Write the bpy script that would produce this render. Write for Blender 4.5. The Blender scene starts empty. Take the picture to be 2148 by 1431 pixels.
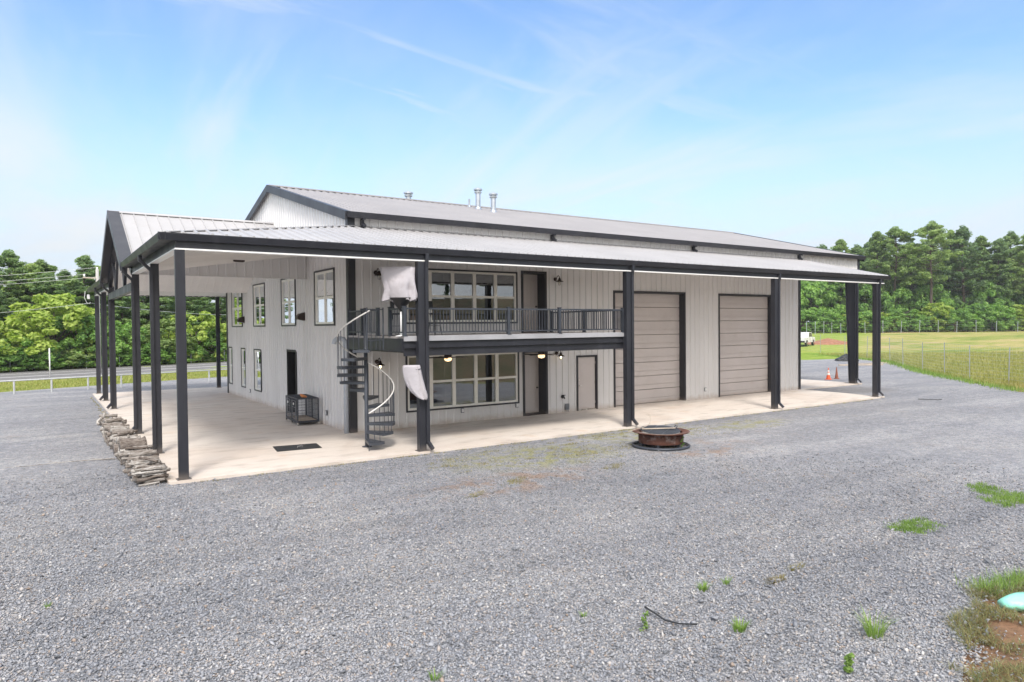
import bpy, math, random
import numpy as np
from mathutils import Vector, Matrix, noise

random.seed(7); rng = np.random.default_rng(7)
S = bpy.context.scene
COL = S.collection
R = math.radians

# ------------------------------------------------------------------ camera
CAM = Vector((-8.37529, -21.70223, 3.41518)); YAW, PITCH, ROLL, FPX = 0.97598, -0.02173, -0.00918, 1474.477
F = Vector((math.cos(YAW)*math.cos(PITCH), math.sin(YAW)*math.cos(PITCH), math.sin(PITCH)))
Rv = Vector((math.sin(YAW), -math.cos(YAW), 0)); Uv = Rv.cross(F)
R2 = Rv*math.cos(ROLL) + Uv*math.sin(ROLL); U2 = -Rv*math.sin(ROLL) + Uv*math.cos(ROLL)
cd = bpy.data.cameras.new('camera'); cam = bpy.data.objects.new('camera', cd); COL.objects.link(cam)
cd.sensor_width = 36; cd.lens = FPX/2148*36; cd.clip_start = .1; cd.clip_end = 6000
m = Matrix((R2, U2, -F)).transposed().to_4x4(); m.translation = CAM; cam.matrix_world = m
S.camera = cam
S.render.resolution_x = 1024; S.render.resolution_y = 682

# ------------------------------------------------------------------ world, sun, exposure
SUN_EL, SUN_AZ = R(50), R(243)          # azimuth of the sun measured from +X towards +Y
W = bpy.data.worlds.new('World'); S.world = W; W.use_nodes = True
nt = W.node_tree; nt.nodes.clear()
def N(t, kind, **kw):
    n = t.nodes.new(kind)
    for k, v in kw.items(): setattr(n, k, v)
    return n
def L(t, a, b): t.links.new(a, b)
out = N(nt, 'ShaderNodeOutputWorld'); bg = N(nt, 'ShaderNodeBackground'); L(nt, bg.outputs[0], out.inputs[0])
sky = N(nt, 'ShaderNodeTexSky', sky_type='NISHITA'); sky.sun_disc = False
sky.sun_elevation = SUN_EL; sky.sun_rotation = math.pi/2 - SUN_AZ
sky.altitude = 100; sky.air_density = 1.0; sky.dust_density = .6; sky.ozone_density = 2.2
tc = N(nt, 'ShaderNodeTexCoord')
sep = N(nt, 'ShaderNodeSeparateXYZ'); L(nt, tc.outputs['Generated'], sep.inputs[0])
# cirrus: project the direction on a high plane, stretch and warp
def mth(t, op, a, b=None, c=None, clamp=False):
    n = N(t, 'ShaderNodeMath', operation=op); n.use_clamp = clamp
    for i, v in enumerate((a, b, c)):
        if v is None: continue
        if isinstance(v, (int, float)): n.inputs[i].default_value = v
        else: L(t, v, n.inputs[i])
    return n.outputs[0]
zc = mth(nt, 'ADD', mth(nt, 'MAXIMUM', sep.outputs[2], 0.0), .16)
px = mth(nt, 'DIVIDE', sep.outputs[0], zc); py = mth(nt, 'DIVIDE', sep.outputs[1], zc)
cx = N(nt, 'ShaderNodeCombineXYZ'); L(nt, px, cx.inputs[0]); L(nt, py, cx.inputs[1])
def cloud(rot, sx, sy, scale, lo, hi, seed, detail=8, dist=1.2):
    mp = N(nt, 'ShaderNodeMapping'); mp.inputs['Rotation'].default_value = (0, 0, rot)
    mp.inputs['Scale'].default_value = (sx, sy, 1); mp.inputs['Location'].default_value = (seed, seed*.7, 0)
    L(nt, cx.outputs[0], mp.inputs[0])
    nz = N(nt, 'ShaderNodeTexNoise'); nz.inputs['Scale'].default_value = scale; nz.inputs['Detail'].default_value = detail
    nz.inputs['Roughness'].default_value = .58; nz.inputs['Distortion'].default_value = dist
    L(nt, mp.outputs[0], nz.inputs[0])
    mr = N(nt, 'ShaderNodeMapRange', interpolation_type='SMOOTHSTEP'); mr.inputs[1].default_value = lo; mr.inputs[2].default_value = hi
    L(nt, nz.outputs[0], mr.inputs[0]); return mr.outputs[0]
c1 = cloud(R(20), 1.0, .34, 1.1, .44, .74, 3.1)
c2 = cloud(R(-38), .3, 1.0, 2.2, .50, .80, 8.4, 10, 2.0)
c3 = cloud(0, .6, .6, .45, .38, .66, 5.5, 4, .5)
fill_veil = N(nt, 'ShaderNodeMapRange', interpolation_type='SMOOTHSTEP'); L(nt, sep.outputs[2], fill_veil.inputs[0]); fill_veil.inputs[1].default_value = .50; fill_veil.inputs[2].default_value = .8; fill_veil.inputs[3].default_value = 0; fill_veil.inputs[4].default_value = .6  # bright white veil overhead, added out of view to whiten the ambient light
c4 = cloud(R(10), .8, .45, .8, .40, .74, 12.3, 6, .8)
lowm = N(nt, 'ShaderNodeMapRange', interpolation_type='SMOOTHSTEP'); L(nt, sep.outputs[2], lowm.inputs[0]); lowm.inputs[1].default_value = .30; lowm.inputs[2].default_value = .06
cm0 = mth(nt, 'MULTIPLY', mth(nt, 'MAXIMUM', mth(nt, 'MULTIPLY', c1, .8), mth(nt, 'MULTIPLY', c2, .55)), mth(nt, 'ADD', mth(nt, 'MULTIPLY', c3, .8), .2))
cm = mth(nt, 'MAXIMUM', cm0, mth(nt, 'MULTIPLY', c4, mth(nt, 'ADD', mth(nt, 'MULTIPLY', lowm.outputs[0], .8), .5)))
hz = N(nt, 'ShaderNodeMapRange', interpolation_type='SMOOTHERSTEP'); L(nt, sep.outputs[2], hz.inputs[0])
hz.inputs[1].default_value = .0; hz.inputs[2].default_value = .35; hz.inputs[3].default_value = .92; hz.inputs[4].default_value = 0
cmask = mth(nt, 'ADD', hz.outputs[0], mth(nt, 'MULTIPLY', cm, .3), clamp=True)
SKY_K = .11
skm = N(nt, 'ShaderNodeMix', data_type='RGBA', blend_type='MULTIPLY'); skm.inputs['Factor'].default_value = 1
L(nt, sky.outputs[0], skm.inputs['A']); skm.inputs['B'].default_value = (1.0, 1.12, 1.22, 1)
mx = N(nt, 'ShaderNodeMix', data_type='RGBA'); L(nt, cmask, mx.inputs['Factor']); L(nt, skm.outputs['Result'], mx.inputs['A'])
mx.inputs['B'].default_value = (3.3, 3.65, 4.1, 1)
mxc = N(nt, 'ShaderNodeMix', data_type='RGBA'); L(nt, mth(nt, 'MULTIPLY', cm, 1.0, clamp=True), mxc.inputs['Factor']); L(nt, mx.outputs['Result'], mxc.inputs['A']); mxc.inputs['B'].default_value = (4.1, 4.3, 4.45, 1)
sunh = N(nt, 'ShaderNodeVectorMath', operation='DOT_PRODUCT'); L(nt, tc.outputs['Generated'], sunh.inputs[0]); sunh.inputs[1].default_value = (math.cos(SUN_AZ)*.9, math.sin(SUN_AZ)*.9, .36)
fill_glow = N(nt, 'ShaderNodeMapRange', interpolation_type='SMOOTHSTEP'); L(nt, sunh.outputs['Value'], fill_glow.inputs[0]); fill_glow.inputs[1].default_value = .2; fill_glow.inputs[2].default_value = 1.0; fill_glow.inputs[3].default_value = 0; fill_glow.inputs[4].default_value = .95  # unseen sunward sky brightness, added to light the front wall under the porch
mx2 = N(nt, 'ShaderNodeMix', data_type='RGBA'); L(nt, mth(nt, 'MAXIMUM', fill_veil.outputs[0], fill_glow.outputs[0]), mx2.inputs['Factor']); L(nt, mxc.outputs['Result'], mx2.inputs['A']); mx2.inputs['B'].default_value = (10.5, 10.2, 9.7, 1)
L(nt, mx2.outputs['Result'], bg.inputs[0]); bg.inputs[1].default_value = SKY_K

sd = bpy.data.lights.new('sun', 'SUN'); so = bpy.data.objects.new('sun', sd); COL.objects.link(so)
sd.energy = 1.7; sd.angle = R(14); sd.color = (1, .95, .88)
so.rotation_euler = Vector((math.cos(SUN_EL)*math.cos(SUN_AZ), math.cos(SUN_EL)*math.sin(SUN_AZ), math.sin(SUN_EL))).to_track_quat('Z', 'Y').to_euler()
S.view_settings.view_transform = 'Standard'; S.view_settings.look = 'None'; S.view_settings.gamma = 1
S.view_settings.exposure = 1.0
S.cycles.max_bounces = 8; S.cycles.diffuse_bounces = 5; S.cycles.transparent_max_bounces = 12
S.cycles.use_denoising = True

# ------------------------------------------------------------------ materials
def newmat(name):
    mt = bpy.data.materials.new(name); mt.use_nodes = True; t = mt.node_tree
    return mt, t, t.nodes['Principled BSDF']
def pos(t):
    g = N(t, 'ShaderNodeNewGeometry'); return g.outputs['Position']
def noisef(t, scale, detail=4, rough=.55, vec=None, sc=None, dist=0):
    n = N(t, 'ShaderNodeTexNoise'); n.inputs['Scale'].default_value = scale; n.inputs['Detail'].default_value = detail
    n.inputs['Roughness'].default_value = rough; n.inputs['Distortion'].default_value = dist
    v = vec if vec is not None else pos(t)
    if sc is not None:
        mp = N(t, 'ShaderNodeMapping'); mp.inputs['Scale'].default_value = sc; L(t, v, mp.inputs[0]); v = mp.outputs[0]
    L(t, v, n.inputs['Vector']); return n.outputs[0]
def ramp(t, fac, stops, interp='LINEAR'):
    r = N(t, 'ShaderNodeValToRGB'); cr = r.color_ramp; cr.interpolation = interp
    while len(cr.elements) > 1: cr.elements.remove(cr.elements[-1])
    cr.elements[0].position = stops[0][0]; cr.elements[0].color = (*stops[0][1], 1)
    for p, c in stops[1:]:
        e = cr.elements.new(p); e.color = (*c, 1)
    L(t, fac, r.inputs[0]); return r.outputs[0]
def mix(t, f, a, b, blend='MIX'):
    n = N(t, 'ShaderNodeMix', data_type='RGBA', blend_type=blend)
    for k, v in (('Factor', f), ('A', a), ('B', b)):
        if isinstance(v, (int, float)): n.inputs[k].default_value = v
        elif isinstance(v, tuple): n.inputs[k].default_value = (*v, 1)
        else: L(t, v, n.inputs[k])
    return n.outputs['Result']
def mrange(t, v, a, b, c=0., d=1., smooth=True):
    n = N(t, 'ShaderNodeMapRange')
    if smooth: n.interpolation_type = 'SMOOTHSTEP'
    L(t, v, n.inputs[0]); n.inputs[1].default_value = a; n.inputs[2].default_value = b; n.inputs[3].default_value = c; n.inputs[4].default_value = d
    return n.outputs[0]
def bump(t, b, h, strength, dist):
    n = N(t, 'ShaderNodeBump'); n.inputs['Strength'].default_value = strength; n.inputs['Distance'].default_value = dist
    L(t, h, n.inputs['Height']); L(t, n.outputs[0], b.inputs['Normal']); return n
def mat(name, col, rough=.5, metal=0., var=.12, scale=1.2, sc=(1, 1, 1), dirt=None, bumps=None, spec=.5):
    mt, t, b = newmat(name)
    n1 = noisef(t, scale, 6, .6, sc=sc); n2 = noisef(t, scale*9, 4, .6, sc=sc)
    d = tuple(max(0, c*(1-var)) for c in col); l = tuple(min(1, c*(1+var)) for c in col)
    c = mix(t, mrange(t, n1, .3, .7), d, l)
    c = mix(t, mth(t, 'MULTIPLY', mrange(t, n2, .35, .65), .3), c, d)
    if dirt: c = mix(t, mth(t, 'MULTIPLY', mrange(t, noisef(t, dirt[1], 7, .65, sc=dirt[3] if len(dirt) > 3 else None), .52, .72), dirt[2]), c, dirt[0])
    L(t, c, b.inputs['Base Color']); b.inputs['Roughness'].default_value = rough; b.inputs['Metallic'].default_value = metal
    b.inputs['Specular IOR Level'].default_value = spec
    L(t, mrange(t, n1, .2, .8, max(0, rough-.08), min(1, rough+.1)), b.inputs['Roughness'])
    if bumps: bump(t, b, noisef(t, bumps[0], 5), bumps[1], bumps[2])
    return mt
M = {}
def splash(name, top=.45, col=(.40, .30, .22), k=.55):
    t = M[name].node_tree; b = t.nodes['Principled BSDF']; src = b.inputs['Base Color'].links[0].from_socket
    sp = N(t, 'ShaderNodeSeparateXYZ'); L(t, pos(t), sp.inputs[0]); n = noisef(t, 3, 6, .7)
    f = mth(t, 'MULTIPLY', mrange(t, mth(t, 'ADD', sp.outputs[2], mth(t, 'MULTIPLY', n, top)), top*.35, top*1.1, 1, 0), k)
    L(t, mix(t, f, src, col), b.inputs['Base Color'])
M['siding'] = mat('pale_siding', (.70, .688, .692), .42, 0, .06, .5, (1, 1, .12), dirt=((.45, .41, .37), 2.5, .22, (1, 1, .1)), bumps=(2.2, .12, .03))
M['trim'] = mat('charcoal_trim', (.025, .026, .034), .4, 0, .18, 1.5, (1, 1, .3), dirt=((.08, .078, .085), 3, .25, (1, 1, .25)))
M['roof'] = mat('pale_metal_roof', (.34, .325, .33), .5, .05, .07, .5, (1, 1, 1), dirt=((.33, .31, .30), 1.6, .35))
M['porchroof'] = mat('pale_porch_roof', (.405, .395, .40), .45, .05, .06, .5, dirt=((.33, .31, .30), 1.6, .35))
M['liner'] = mat('white_liner', (.84, .81, .78), .45, 0, .05, .5)
M['whitetrim'] = mat('white_trim', (.85, .84, .82), .4, 0, .03)
M['railpaint'] = mat('weathered_rail_paint', (.50, .51, .52), .5, .1, .12, 2)
M['winframe'] = mat('cream_vinyl', (.88, .86, .81), .35, 0, .04)
M['taupe'] = mat('taupe_door', (.58, .53, .515), .5, 0, .05, .7, dirt=((.45, .39, .365), 1.5, .3))
M['black'] = mat('black_paint', (.012, .012, .014), .45, 0, .2)
M['darkmetal'] = mat('dark_grey_steel', (.055, .062, .078), .42, .2, .2, 3)
M['galv'] = mat('galvanised_steel', (.50, .53, .57), .35, .7, .12, 4)
M['pvc'] = mat('pale_pvc', (.46, .50, .57), .4, 0, .06, 3)
M['greyplastic'] = mat('grey_plastic', (.24, .25, .27), .5)
M['white'] = mat('white_plastic', (.8, .8, .8), .4)
M['chrome'] = mat('brushed_metal', (.75, .73, .7), .25, .9, .05)
M['bronze'] = mat('bronze_metal', (.045, .03, .025), .4, .4, .2)
M['rubber'] = mat('black_rubber', (.02, .021, .023), .7, 0, .3, 5, bumps=(60, .4, .01))
M['cloth'] = mat('white_canvas', (.45, .425, .455), .85, 0, .08, 4, bumps=(3.5, .6, .06), dirt=((.34, .30, .31), 3, .5))
M['rust'] = mat('rusty_steel', (.12, .05, .035), .75, .3, .45, 5, dirt=((.36, .29, .27), 3.5, .8), bumps=(30, .4, .01))
M['rustdark'] = mat('dark_rusty_steel', (.085, .05, .042), .6, .4, .4, 7, dirt=((.20, .12, .09), 6, .5))
M['ash'] = mat('ash', (.33, .30, .27), .95, 0, .4, 12, bumps=(40, .8, .02))
M['paleboard'] = mat('pale_wood', (.50, .42, .34), .8, 0, .2, 3, (1, 1, 1), dirt=((.3, .25, .2), 8, .5))
M['copper'] = mat('copper_bowl', (.75, .30, .12), .3, .9, .1)
M['interior'] = mat('interior_dimness', (.10, .09, .08), .8)  # dark base colour stands in for the low light indoors
M['cone'] = mat('orange_cone', (.80, .13, .045), .55, 0, .1, 5)
M['conewhite'] = mat('cone_reflective', (.78, .74, .70), .4, 0, .08, 8)
M['conerust'] = mat('worn_brown_cone', (.30, .10, .06), .7, 0, .25, 6)
M['tarp'] = mat('black_sheet_plastic', (.018, .019, .022), .35, 0, .3, 4, bumps=(12, .8, .05))
M['mint'] = mat('mint_green_plastic', (.30, .72, .56), .35, 0, .12, 5, bumps=(10, .6, .03))
M['carwhite'] = mat('white_car_paint', (.72, .72, .72), .25, 0, .04)
M['glassdark'] = mat('dark_glass', (.02, .025, .03), .08, 0, .05)
M['soil'] = mat('red_soil', (.34, .15, .085), .95, 0, .3, 3, dirt=((.18, .10, .06), 2, .6), bumps=(12, .8, .08))

splash('siding'); splash('trim', .35, (.30, .25, .21), .35); splash('taupe', .3)
# concrete
def mk_concrete():
    mt, t, b = newmat('concrete')
    n1 = noisef(t, .35, 7, .6, dist=.6); n2 = noisef(t, 2.3, 8, .65, sc=(.35, 1, 1)); n3 = noisef(t, 40, 3, .6)
    c = ramp(t, n1, [(.3, (.58, .49, .42)), (.48, (.65, .575, .51)), (.7, (.70, .635, .57))])
    c = mix(t, mth(t, 'MULTIPLY', mrange(t, n2, .48, .70), .6), c, (.40, .34, .29))
    n4 = noisef(t, .9, 5, .6); c = mix(t, mth(t, 'MULTIPLY', mrange(t, n4, .58, .75), .4), c, (.60, .40, .24))
    c = mix(t, mth(t, 'MULTIPLY', mrange(t, n3, .5, .8), .25), c, (.4, .36, .32))
    # control joints every 6 m
    L(t, c, b.inputs['Base Color']); b.inputs['Roughness'].default_value = .82
    bump(t, b, n3, .12, .01); return mt
M['concrete'] = mk_concrete()

def stone_ramp(t, f):
    return ramp(t, f, [(0, (.12, .128, .142)), (.14, (.165, .173, .192)), (.34, (.235, .243, .266)), (.56, (.29, .295, .32)),
                       (.76, (.33, .333, .35)), (.89, (.31, .28, .262)), (.945, (.48, .47, .465)), (.985, (.31, .245, .20))], 'LINEAR')
def tracks(t, c):
    n = noisef(t, 1.0, 4, .6, sc=(.10, .75, 1), dist=.6); c = mix(t, 1, c, ramp(t, n, [(.34, (.86, .87, .885)), (.5, (1, 1, 1)), (.66, (1.17, 1.165, 1.155))]), 'MULTIPLY')
    n2 = noisef(t, .6, 7, .7, dist=.5); return mix(t, mth(t, 'MULTIPLY', mrange(t, n2, .58, .72), .4), c, (.31, .26, .22))
def yard_tint(t, c, P):
    # thin moss and weeds in front of the slab, between the first and third porch post
    sp = N(t, 'ShaderNodeSeparateXYZ'); L(t, P, sp.inputs[0])
    def blob(cx, cy, rx, ry):
        a = mth(t, 'DIVIDE', mth(t, 'SUBTRACT', sp.outputs[0], cx), rx); bb = mth(t, 'DIVIDE', mth(t, 'SUBTRACT', sp.outputs[1], cy), ry)
        d = mth(t, 'SQRT', mth(t, 'ADD', mth(t, 'MULTIPLY', a, a), mth(t, 'MULTIPLY', bb, bb))); return mrange(t, d, .3, 1, 1, 0)
    mossm = mth(t, 'MAXIMUM', blob(2.6, -6.6, 3.6, 2.0), mth(t, 'MAXIMUM', blob(7.5, -5.6, 3.2, 1.5), blob(12, -6.2, 2.5, 1.1)))
    n8 = noisef(t, 2.2, 8, .75)
    c = mix(t, mth(t, 'MULTIPLY', mth(t, 'MULTIPLY', mossm, mrange(t, n8, .44, .58)), .75), c, (.29, .28, .10))
    n9 = noisef(t, 1.4, 8, .75, sc=(1, 1, 1))
    dirtm = mth(t, 'MAXIMUM', blob(.5, -8.8, 3.4, 1.4), blob(7, -8.5, 2.6, 1.5))
    c = mix(t, mth(t, 'MULTIPLY', mth(t, 'MULTIPLY', dirtm, mrange(t, n9, .47, .60)), .7), c, (.30, .20, .14))
    # damp gravel beside the far slab
    c = mix(t, mth(t, 'MULTIPLY', blob(26.5, -1.6, 3.4, 2.4), .5), c, (.17, .15, .13))
    return c
def mk_gravel():
    mt, t, b = newmat('gravel')
    P = pos(t)
    nw = N(t, 'ShaderNodeTexNoise'); nw.inputs['Scale'].default_value = 20; L(t, P, nw.inputs[0])
    wv = N(t, 'ShaderNodeVectorMath', operation='SCALE'); L(t, nw.outputs['Color'], wv.inputs[0]); wv.inputs['Scale'].default_value = .03
    va = N(t, 'ShaderNodeVectorMath', operation='ADD'); L(t, P, va.inputs[0]); L(t, wv.outputs[0], va.inputs[1])
    v = N(t, 'ShaderNodeTexVoronoi'); v.inputs['Scale'].default_value = 32; L(t, va.outputs[0], v.inputs['Vector'])
    v2 = N(t, 'ShaderNodeTexVoronoi'); v2.inputs['Scale'].default_value = 55; L(t, va.outputs[0], v2.inputs['Vector'])
    s = N(t, 'ShaderNodeSeparateColor'); L(t, v.outputs['Color'], s.inputs[0])
    s2 = N(t, 'ShaderNodeSeparateColor'); L(t, v2.outputs['Color'], s2.inputs[0])
    c = mix(t, .35, stone_ramp(t, s.outputs[0]), stone_ramp(t, s2.outputs[1]))
    # coarser clumps so that far gravel still looks mottled
    n5 = noisef(t, 5, 5, .7); c = mix(t, 1, c, ramp(t, n5, [(.3, (.74, .75, .77)), (.7, (1.28, 1.26, 1.24))]), 'MULTIPLY')
    n6 = noisef(t, .28, 5, .6, dist=.5); c = mix(t, 1, c, ramp(t, n6, [(.3, (.86, .87, .90)), (.7, (1.14, 1.12, 1.09))]), 'MULTIPLY')
    n7 = noisef(t, .5, 6, .7, sc=(1, 1, 1), dist=.4)
    c = mix(t, mth(t, 'MULTIPLY', mrange(t, n7, .60, .74), .42), c, (.27, .205, .155))
    c = yard_tint(t, tracks(t, c), P)
    L(t, c, b.inputs['Base Color']); b.inputs['Roughness'].default_value = .8
    inv = mth(t, 'ADD', mth(t, 'SUBTRACT', 1, mth(t, 'MULTIPLY', v.outputs['Distance'], 1)), mth(t, 'MULTIPLY', s.outputs[1], .5))
    bump(t, b, inv, .8, .025); return mt
M['gravel'] = mk_gravel()
def mk_stones():
    mt, t, b = newmat('gravel_stone')
    g = N(t, 'ShaderNodeNewGeometry')
    c = stone_ramp(t, g.outputs['Random Per Island'])
    n6 = noisef(t, .28, 5, .6, dist=.5); c = mix(t, 1, c, ramp(t, n6, [(.3, (.92, .93, .96)), (.7, (1.2, 1.18, 1.15))]), 'MULTIPLY')
    c = yard_tint(t, tracks(t, c), pos(t))
    L(t, c, b.inputs['Base Color']); b.inputs['Roughness'].default_value = .7; return mt
M['stone'] = mk_stones()

def mk_ground():
    mt, t, b = newmat('grass_ground'); P = pos(t)
    n1 = noisef(t, .09, 6, .62, dist=.6); n2 = noisef(t, .9, 7, .7); n3 = noisef(t, 9, 4, .7)
    n10 = noisef(t, .25, 6, .7, sc=(.3, 1, 1), dist=1)
    field = ramp(t, mix(t, .5, mix(t, .35, n1, n2), n10), [(.38, (.15, .21, .05)), (.46, (.25, .28, .075)), (.53, (.36, .32, .12)), (.62, (.46, .35, .20))])
    lawn = ramp(t, mix(t, .5, n1, n2), [(.38, (.15, .24, .03)), (.5, (.24, .32, .055)), (.62, (.36, .36, .10))])
    sp = N(t, 'ShaderNodeSeparateXYZ'); L(t, P, sp.inputs[0])
    # mown grass: north verge and behind the yard (y > 14 + .5*(x-57))
    k = mth(t, 'SUBTRACT', sp.outputs[1], mth(t, 'MULTIPLY', sp.outputs[0], .52))
    c = mix(t, mrange(t, k, -16, -10), field, lawn)
    # greener rim next to the gravel on the field side
    rim = mrange(t, mth(t, 'SUBTRACT', sp.outputs[0], mth(t, 'MULTIPLY', sp.outputs[1], .85)), 46, 60, .55, 0)
    c = mix(t, rim, c, lawn)
    def blob(cx, cy, r, wob):
        a = mth(t, 'SUBTRACT', sp.outputs[0], cx); bb = mth(t, 'SUBTRACT', sp.outputs[1], cy)
        d = mth(t, 'SQRT', mth(t, 'ADD', mth(t, 'MULTIPLY', a, a), mth(t, 'MULTIPLY', bb, bb)))
        d = mth(t, 'ADD', mth(t, 'DIVIDE', d, r), mth(t, 'MULTIPLY', mth(t, 'SUBTRACT', n2, .5), wob)); return mrange(t, d, .75, 1.1, 1, 0)
    dirt = ramp(t, n2, [(.35, (.17, .11, .07)), (.5, (.26, .15, .09)), (.65, (.40, .20, .11))])
    bank = mth(t, 'SUBTRACT', mth(t, 'MULTIPLY', sp.outputs[0], .31), sp.outputs[1])
    c = mix(t, mrange(t, bank, 18.6, 19.6), c, ramp(t, mix(t, .5, n1, n2), [(.38, (.13, .13, .07)), (.5, (.20, .17, .10)), (.62, (.27, .18, .12))]))
    c = mix(t, blob(.6, -19.2, 3.0, 1.5), c, dirt)
    c = mix(t, mth(t, 'MULTIPLY', blob(34.5, -6.5, 3.4, 2.0), .8), c, (.36, .21, .13))
    c = mix(t, 1, c, ramp(t, n3, [(.3, (.72, .72, .72)), (.7, (1.2, 1.2, 1.2))]), 'MULTIPLY')
    L(t, c, b.inputs['Base Color']); b.inputs['Roughness'].default_value = .95; b.inputs['Specular IOR Level'].default_value = .1
    bump(t, b, n3, .6, .1); return mt
M['ground'] = mk_ground()
def mk_leaf(name, dark, mid, light, trans=.42, sc=.35):
    mt, t, b = newmat(name)
    g = N(t, 'ShaderNodeNewGeometry'); oi = N(t, 'ShaderNodeObjectInfo')
    n1 = noisef(t, sc, 4, .6); f = mth(t, 'ADD', mth(t, 'MULTIPLY', n1, .65), mth(t, 'MULTIPLY', g.outputs['Random Per Island'], .35))
    f = mth(t, 'ADD', f, mth(t, 'MULTIPLY', mth(t, 'SUBTRACT', oi.outputs['Random'], .5), .16))
    c = ramp(t, f, [(.3, dark), (.5, mid), (.72, light)])
    L(t, c, b.inputs['Base Color']); b.inputs['Roughness'].default_value = .6; b.inputs['Specular IOR Level'].default_value = .25
    tr = N(t, 'ShaderNodeBsdfTranslucent'); L(t, mix(t, 1, c, (1.3, 1.4, .6), 'MULTIPLY'), tr.inputs[0])
    ms = N(t, 'ShaderNodeMixShader'); ms.inputs[0].default_value = trans
    o = t.nodes['Material Output']; L(t, b.outputs[0], ms.inputs[1]); L(t, tr.outputs[0], ms.inputs[2]); L(t, ms.outputs[0], o.inputs[0])
    return mt
M['pine'] = mk_leaf('pine_needles', (.12, .185, .075), (.23, .33, .12), (.38, .48, .18))
M['darkpine'] = mk_leaf('dark_pine_needles', (.105, .175, .095), (.185, .28, .13), (.30, .40, .17))
M['broad'] = mk_leaf('green_leaves', (.12, .23, .07), (.22, .38, .10), (.36, .52, .16))
M['bright'] = mk_leaf('bright_yellow_green_leaves', (.20, .30, .06), (.33, .43, .09), (.50, .58, .17))
M['olive'] = mk_leaf('olive_leaves', (.12, .19, .06), (.22, .31, .11), (.36, .44, .18))
M['vine'] = mk_leaf('vine_leaves', (.04, .11, .03), (.07, .17, .035), (.14, .28, .05))
M['blade'] = mk_leaf('grass_blades', (.13, .22, .05), (.21, .33, .08), (.33, .44, .14), .35, 3)
M['dryblade'] = mk_leaf('dry_grass_blades', (.16, .12, .05), (.25, .22, .09), (.36, .32, .16), .2, 3)
M['oliveblade'] = mk_leaf('olive_grass_blades', (.10, .12, .06), (.16, .20, .09), (.24, .28, .12), .2, 3)
M['fieldblade'] = mk_leaf('field_grass_blades', (.18, .22, .06), (.30, .31, .10), (.42, .38, .16), .3, .5)
M['bark'] = mat('tree_bark', (.10, .075, .06), .9, 0, .35, 4, (1, 1, .25))
def mk_log():
    mt, t, b = newmat('weathered_log_bark'); oi = N(t, 'ShaderNodeObjectInfo'); tcn = N(t, 'ShaderNodeTexCoord')
    n = noisef(t, 9, 7, .7, vec=tcn.outputs['Object'], sc=(.5, 4, 4)); c = ramp(t, n, [(.3, (.05, .04, .035)), (.42, (.20, .17, .15)), (.52, (.38, .36, .345)), (.68, (.60, .575, .555))])
    c = mix(t, 1, c, ramp(t, oi.outputs['Random'], [(0, (.42, .36, .32)), (.35, (.75, .70, .66)), (.7, (1, .98, .95)), (1, (1.25, 1.25, 1.22))]), 'MULTIPLY')
    L(t, c, b.inputs['Base Color']); b.inputs['Roughness'].default_value = .9; bump(t, b, n, 1, .03); return mt
M['log'] = mk_log()
M['cutwood'] = mat('cut_wood', (.55, .38, .24), .8, 0, .2, 12)
def mk_asphalt():
    mt, t, b = newmat('asphalt'); n = noisef(t, 3, 6, .6, sc=(1, 1, 1)); n2 = noisef(t, 60, 2)
    c = ramp(t, n, [(.3, (.135, .125, .125)), (.7, (.18, .17, .17))]); c = mix(t, .3, c, ramp(t, n2, [(.4, (.08, .08, .08)), (.6, (.25, .24, .24))]))
    L(t, c, b.inputs['Base Color']); b.inputs['Roughness'].default_value = .85; return mt
M['asphalt'] = mk_asphalt()
M['paint'] = mat('white_road_paint', (.72, .72, .70), .7, 0, .1, 2)
def mk_pane():
    mt, t, b = newmat('window_glass'); o = t.nodes['Material Output']; t.nodes.remove(b)
    gl = N(t, 'ShaderNodeBsdfGlossy'); gl.inputs['Roughness'].default_value = .0; gl.inputs['Color'].default_value = (.86, .90, .94, 1)
    tr = N(t, 'ShaderNodeBsdfTransparent'); tr.inputs[0].default_value = (.55, .58, .56, 1)
    lw = N(t, 'ShaderNodeLayerWeight'); lw.inputs[0].default_value = .25
    f = mth(t, 'ADD', mth(t, 'MULTIPLY', lw.outputs['Fresnel'], .8), .22, clamp=True)
    bn = N(t, 'ShaderNodeBump'); bn.inputs['Strength'].default_value = .04; bn.inputs['Distance'].default_value = .02; L(t, noisef(t, 1.6, 2), bn.inputs['Height']); L(t, bn.outputs[0], gl.inputs['Normal'])
    ms = N(t, 'ShaderNodeMixShader'); L(t, f, ms.inputs[0]); L(t, tr.outputs[0], ms.inputs[1]); L(t, gl.outputs[0], ms.inputs[2]); L(t, ms.outputs[0], o.inputs[0]); return mt
M['pane'] = mk_pane()
def mk_clear():
    mt, t, b = newmat('lamp_glass'); o = t.nodes['Material Output']; t.nodes.remove(b)
    gl = N(t, 'ShaderNodeBsdfGlossy'); gl.inputs['Roughness'].default_value = .1
    tr = N(t, 'ShaderNodeBsdfTransparent'); tr.inputs[0].default_value = (.85, .85, .85, 1)
    ms = N(t, 'ShaderNodeMixShader'); ms.inputs[0].default_value = .25; L(t, tr.outputs[0], ms.inputs[1]); L(t, gl.outputs[0], ms.inputs[2]); L(t, ms.outputs[0], o.inputs[0]); return mt
M['clear'] = mk_clear()
def mk_emit(name, col, s):
    mt, t, b = newmat(name); b.inputs['Base Color'].default_value = (*col, 1); b.inputs['Emission Color'].default_value = (*col, 1); b.inputs['Emission Strength'].default_value = s; return mt
M['bulb'] = mk_emit('lit_bulb', (1, .78, .45), 6); M['globe'] = mk_emit('lit_fan_globe', (1, .66, .34), 1.1); M['tube'] = mk_emit('lit_tube', (1, .85, .6), 3)
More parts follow.
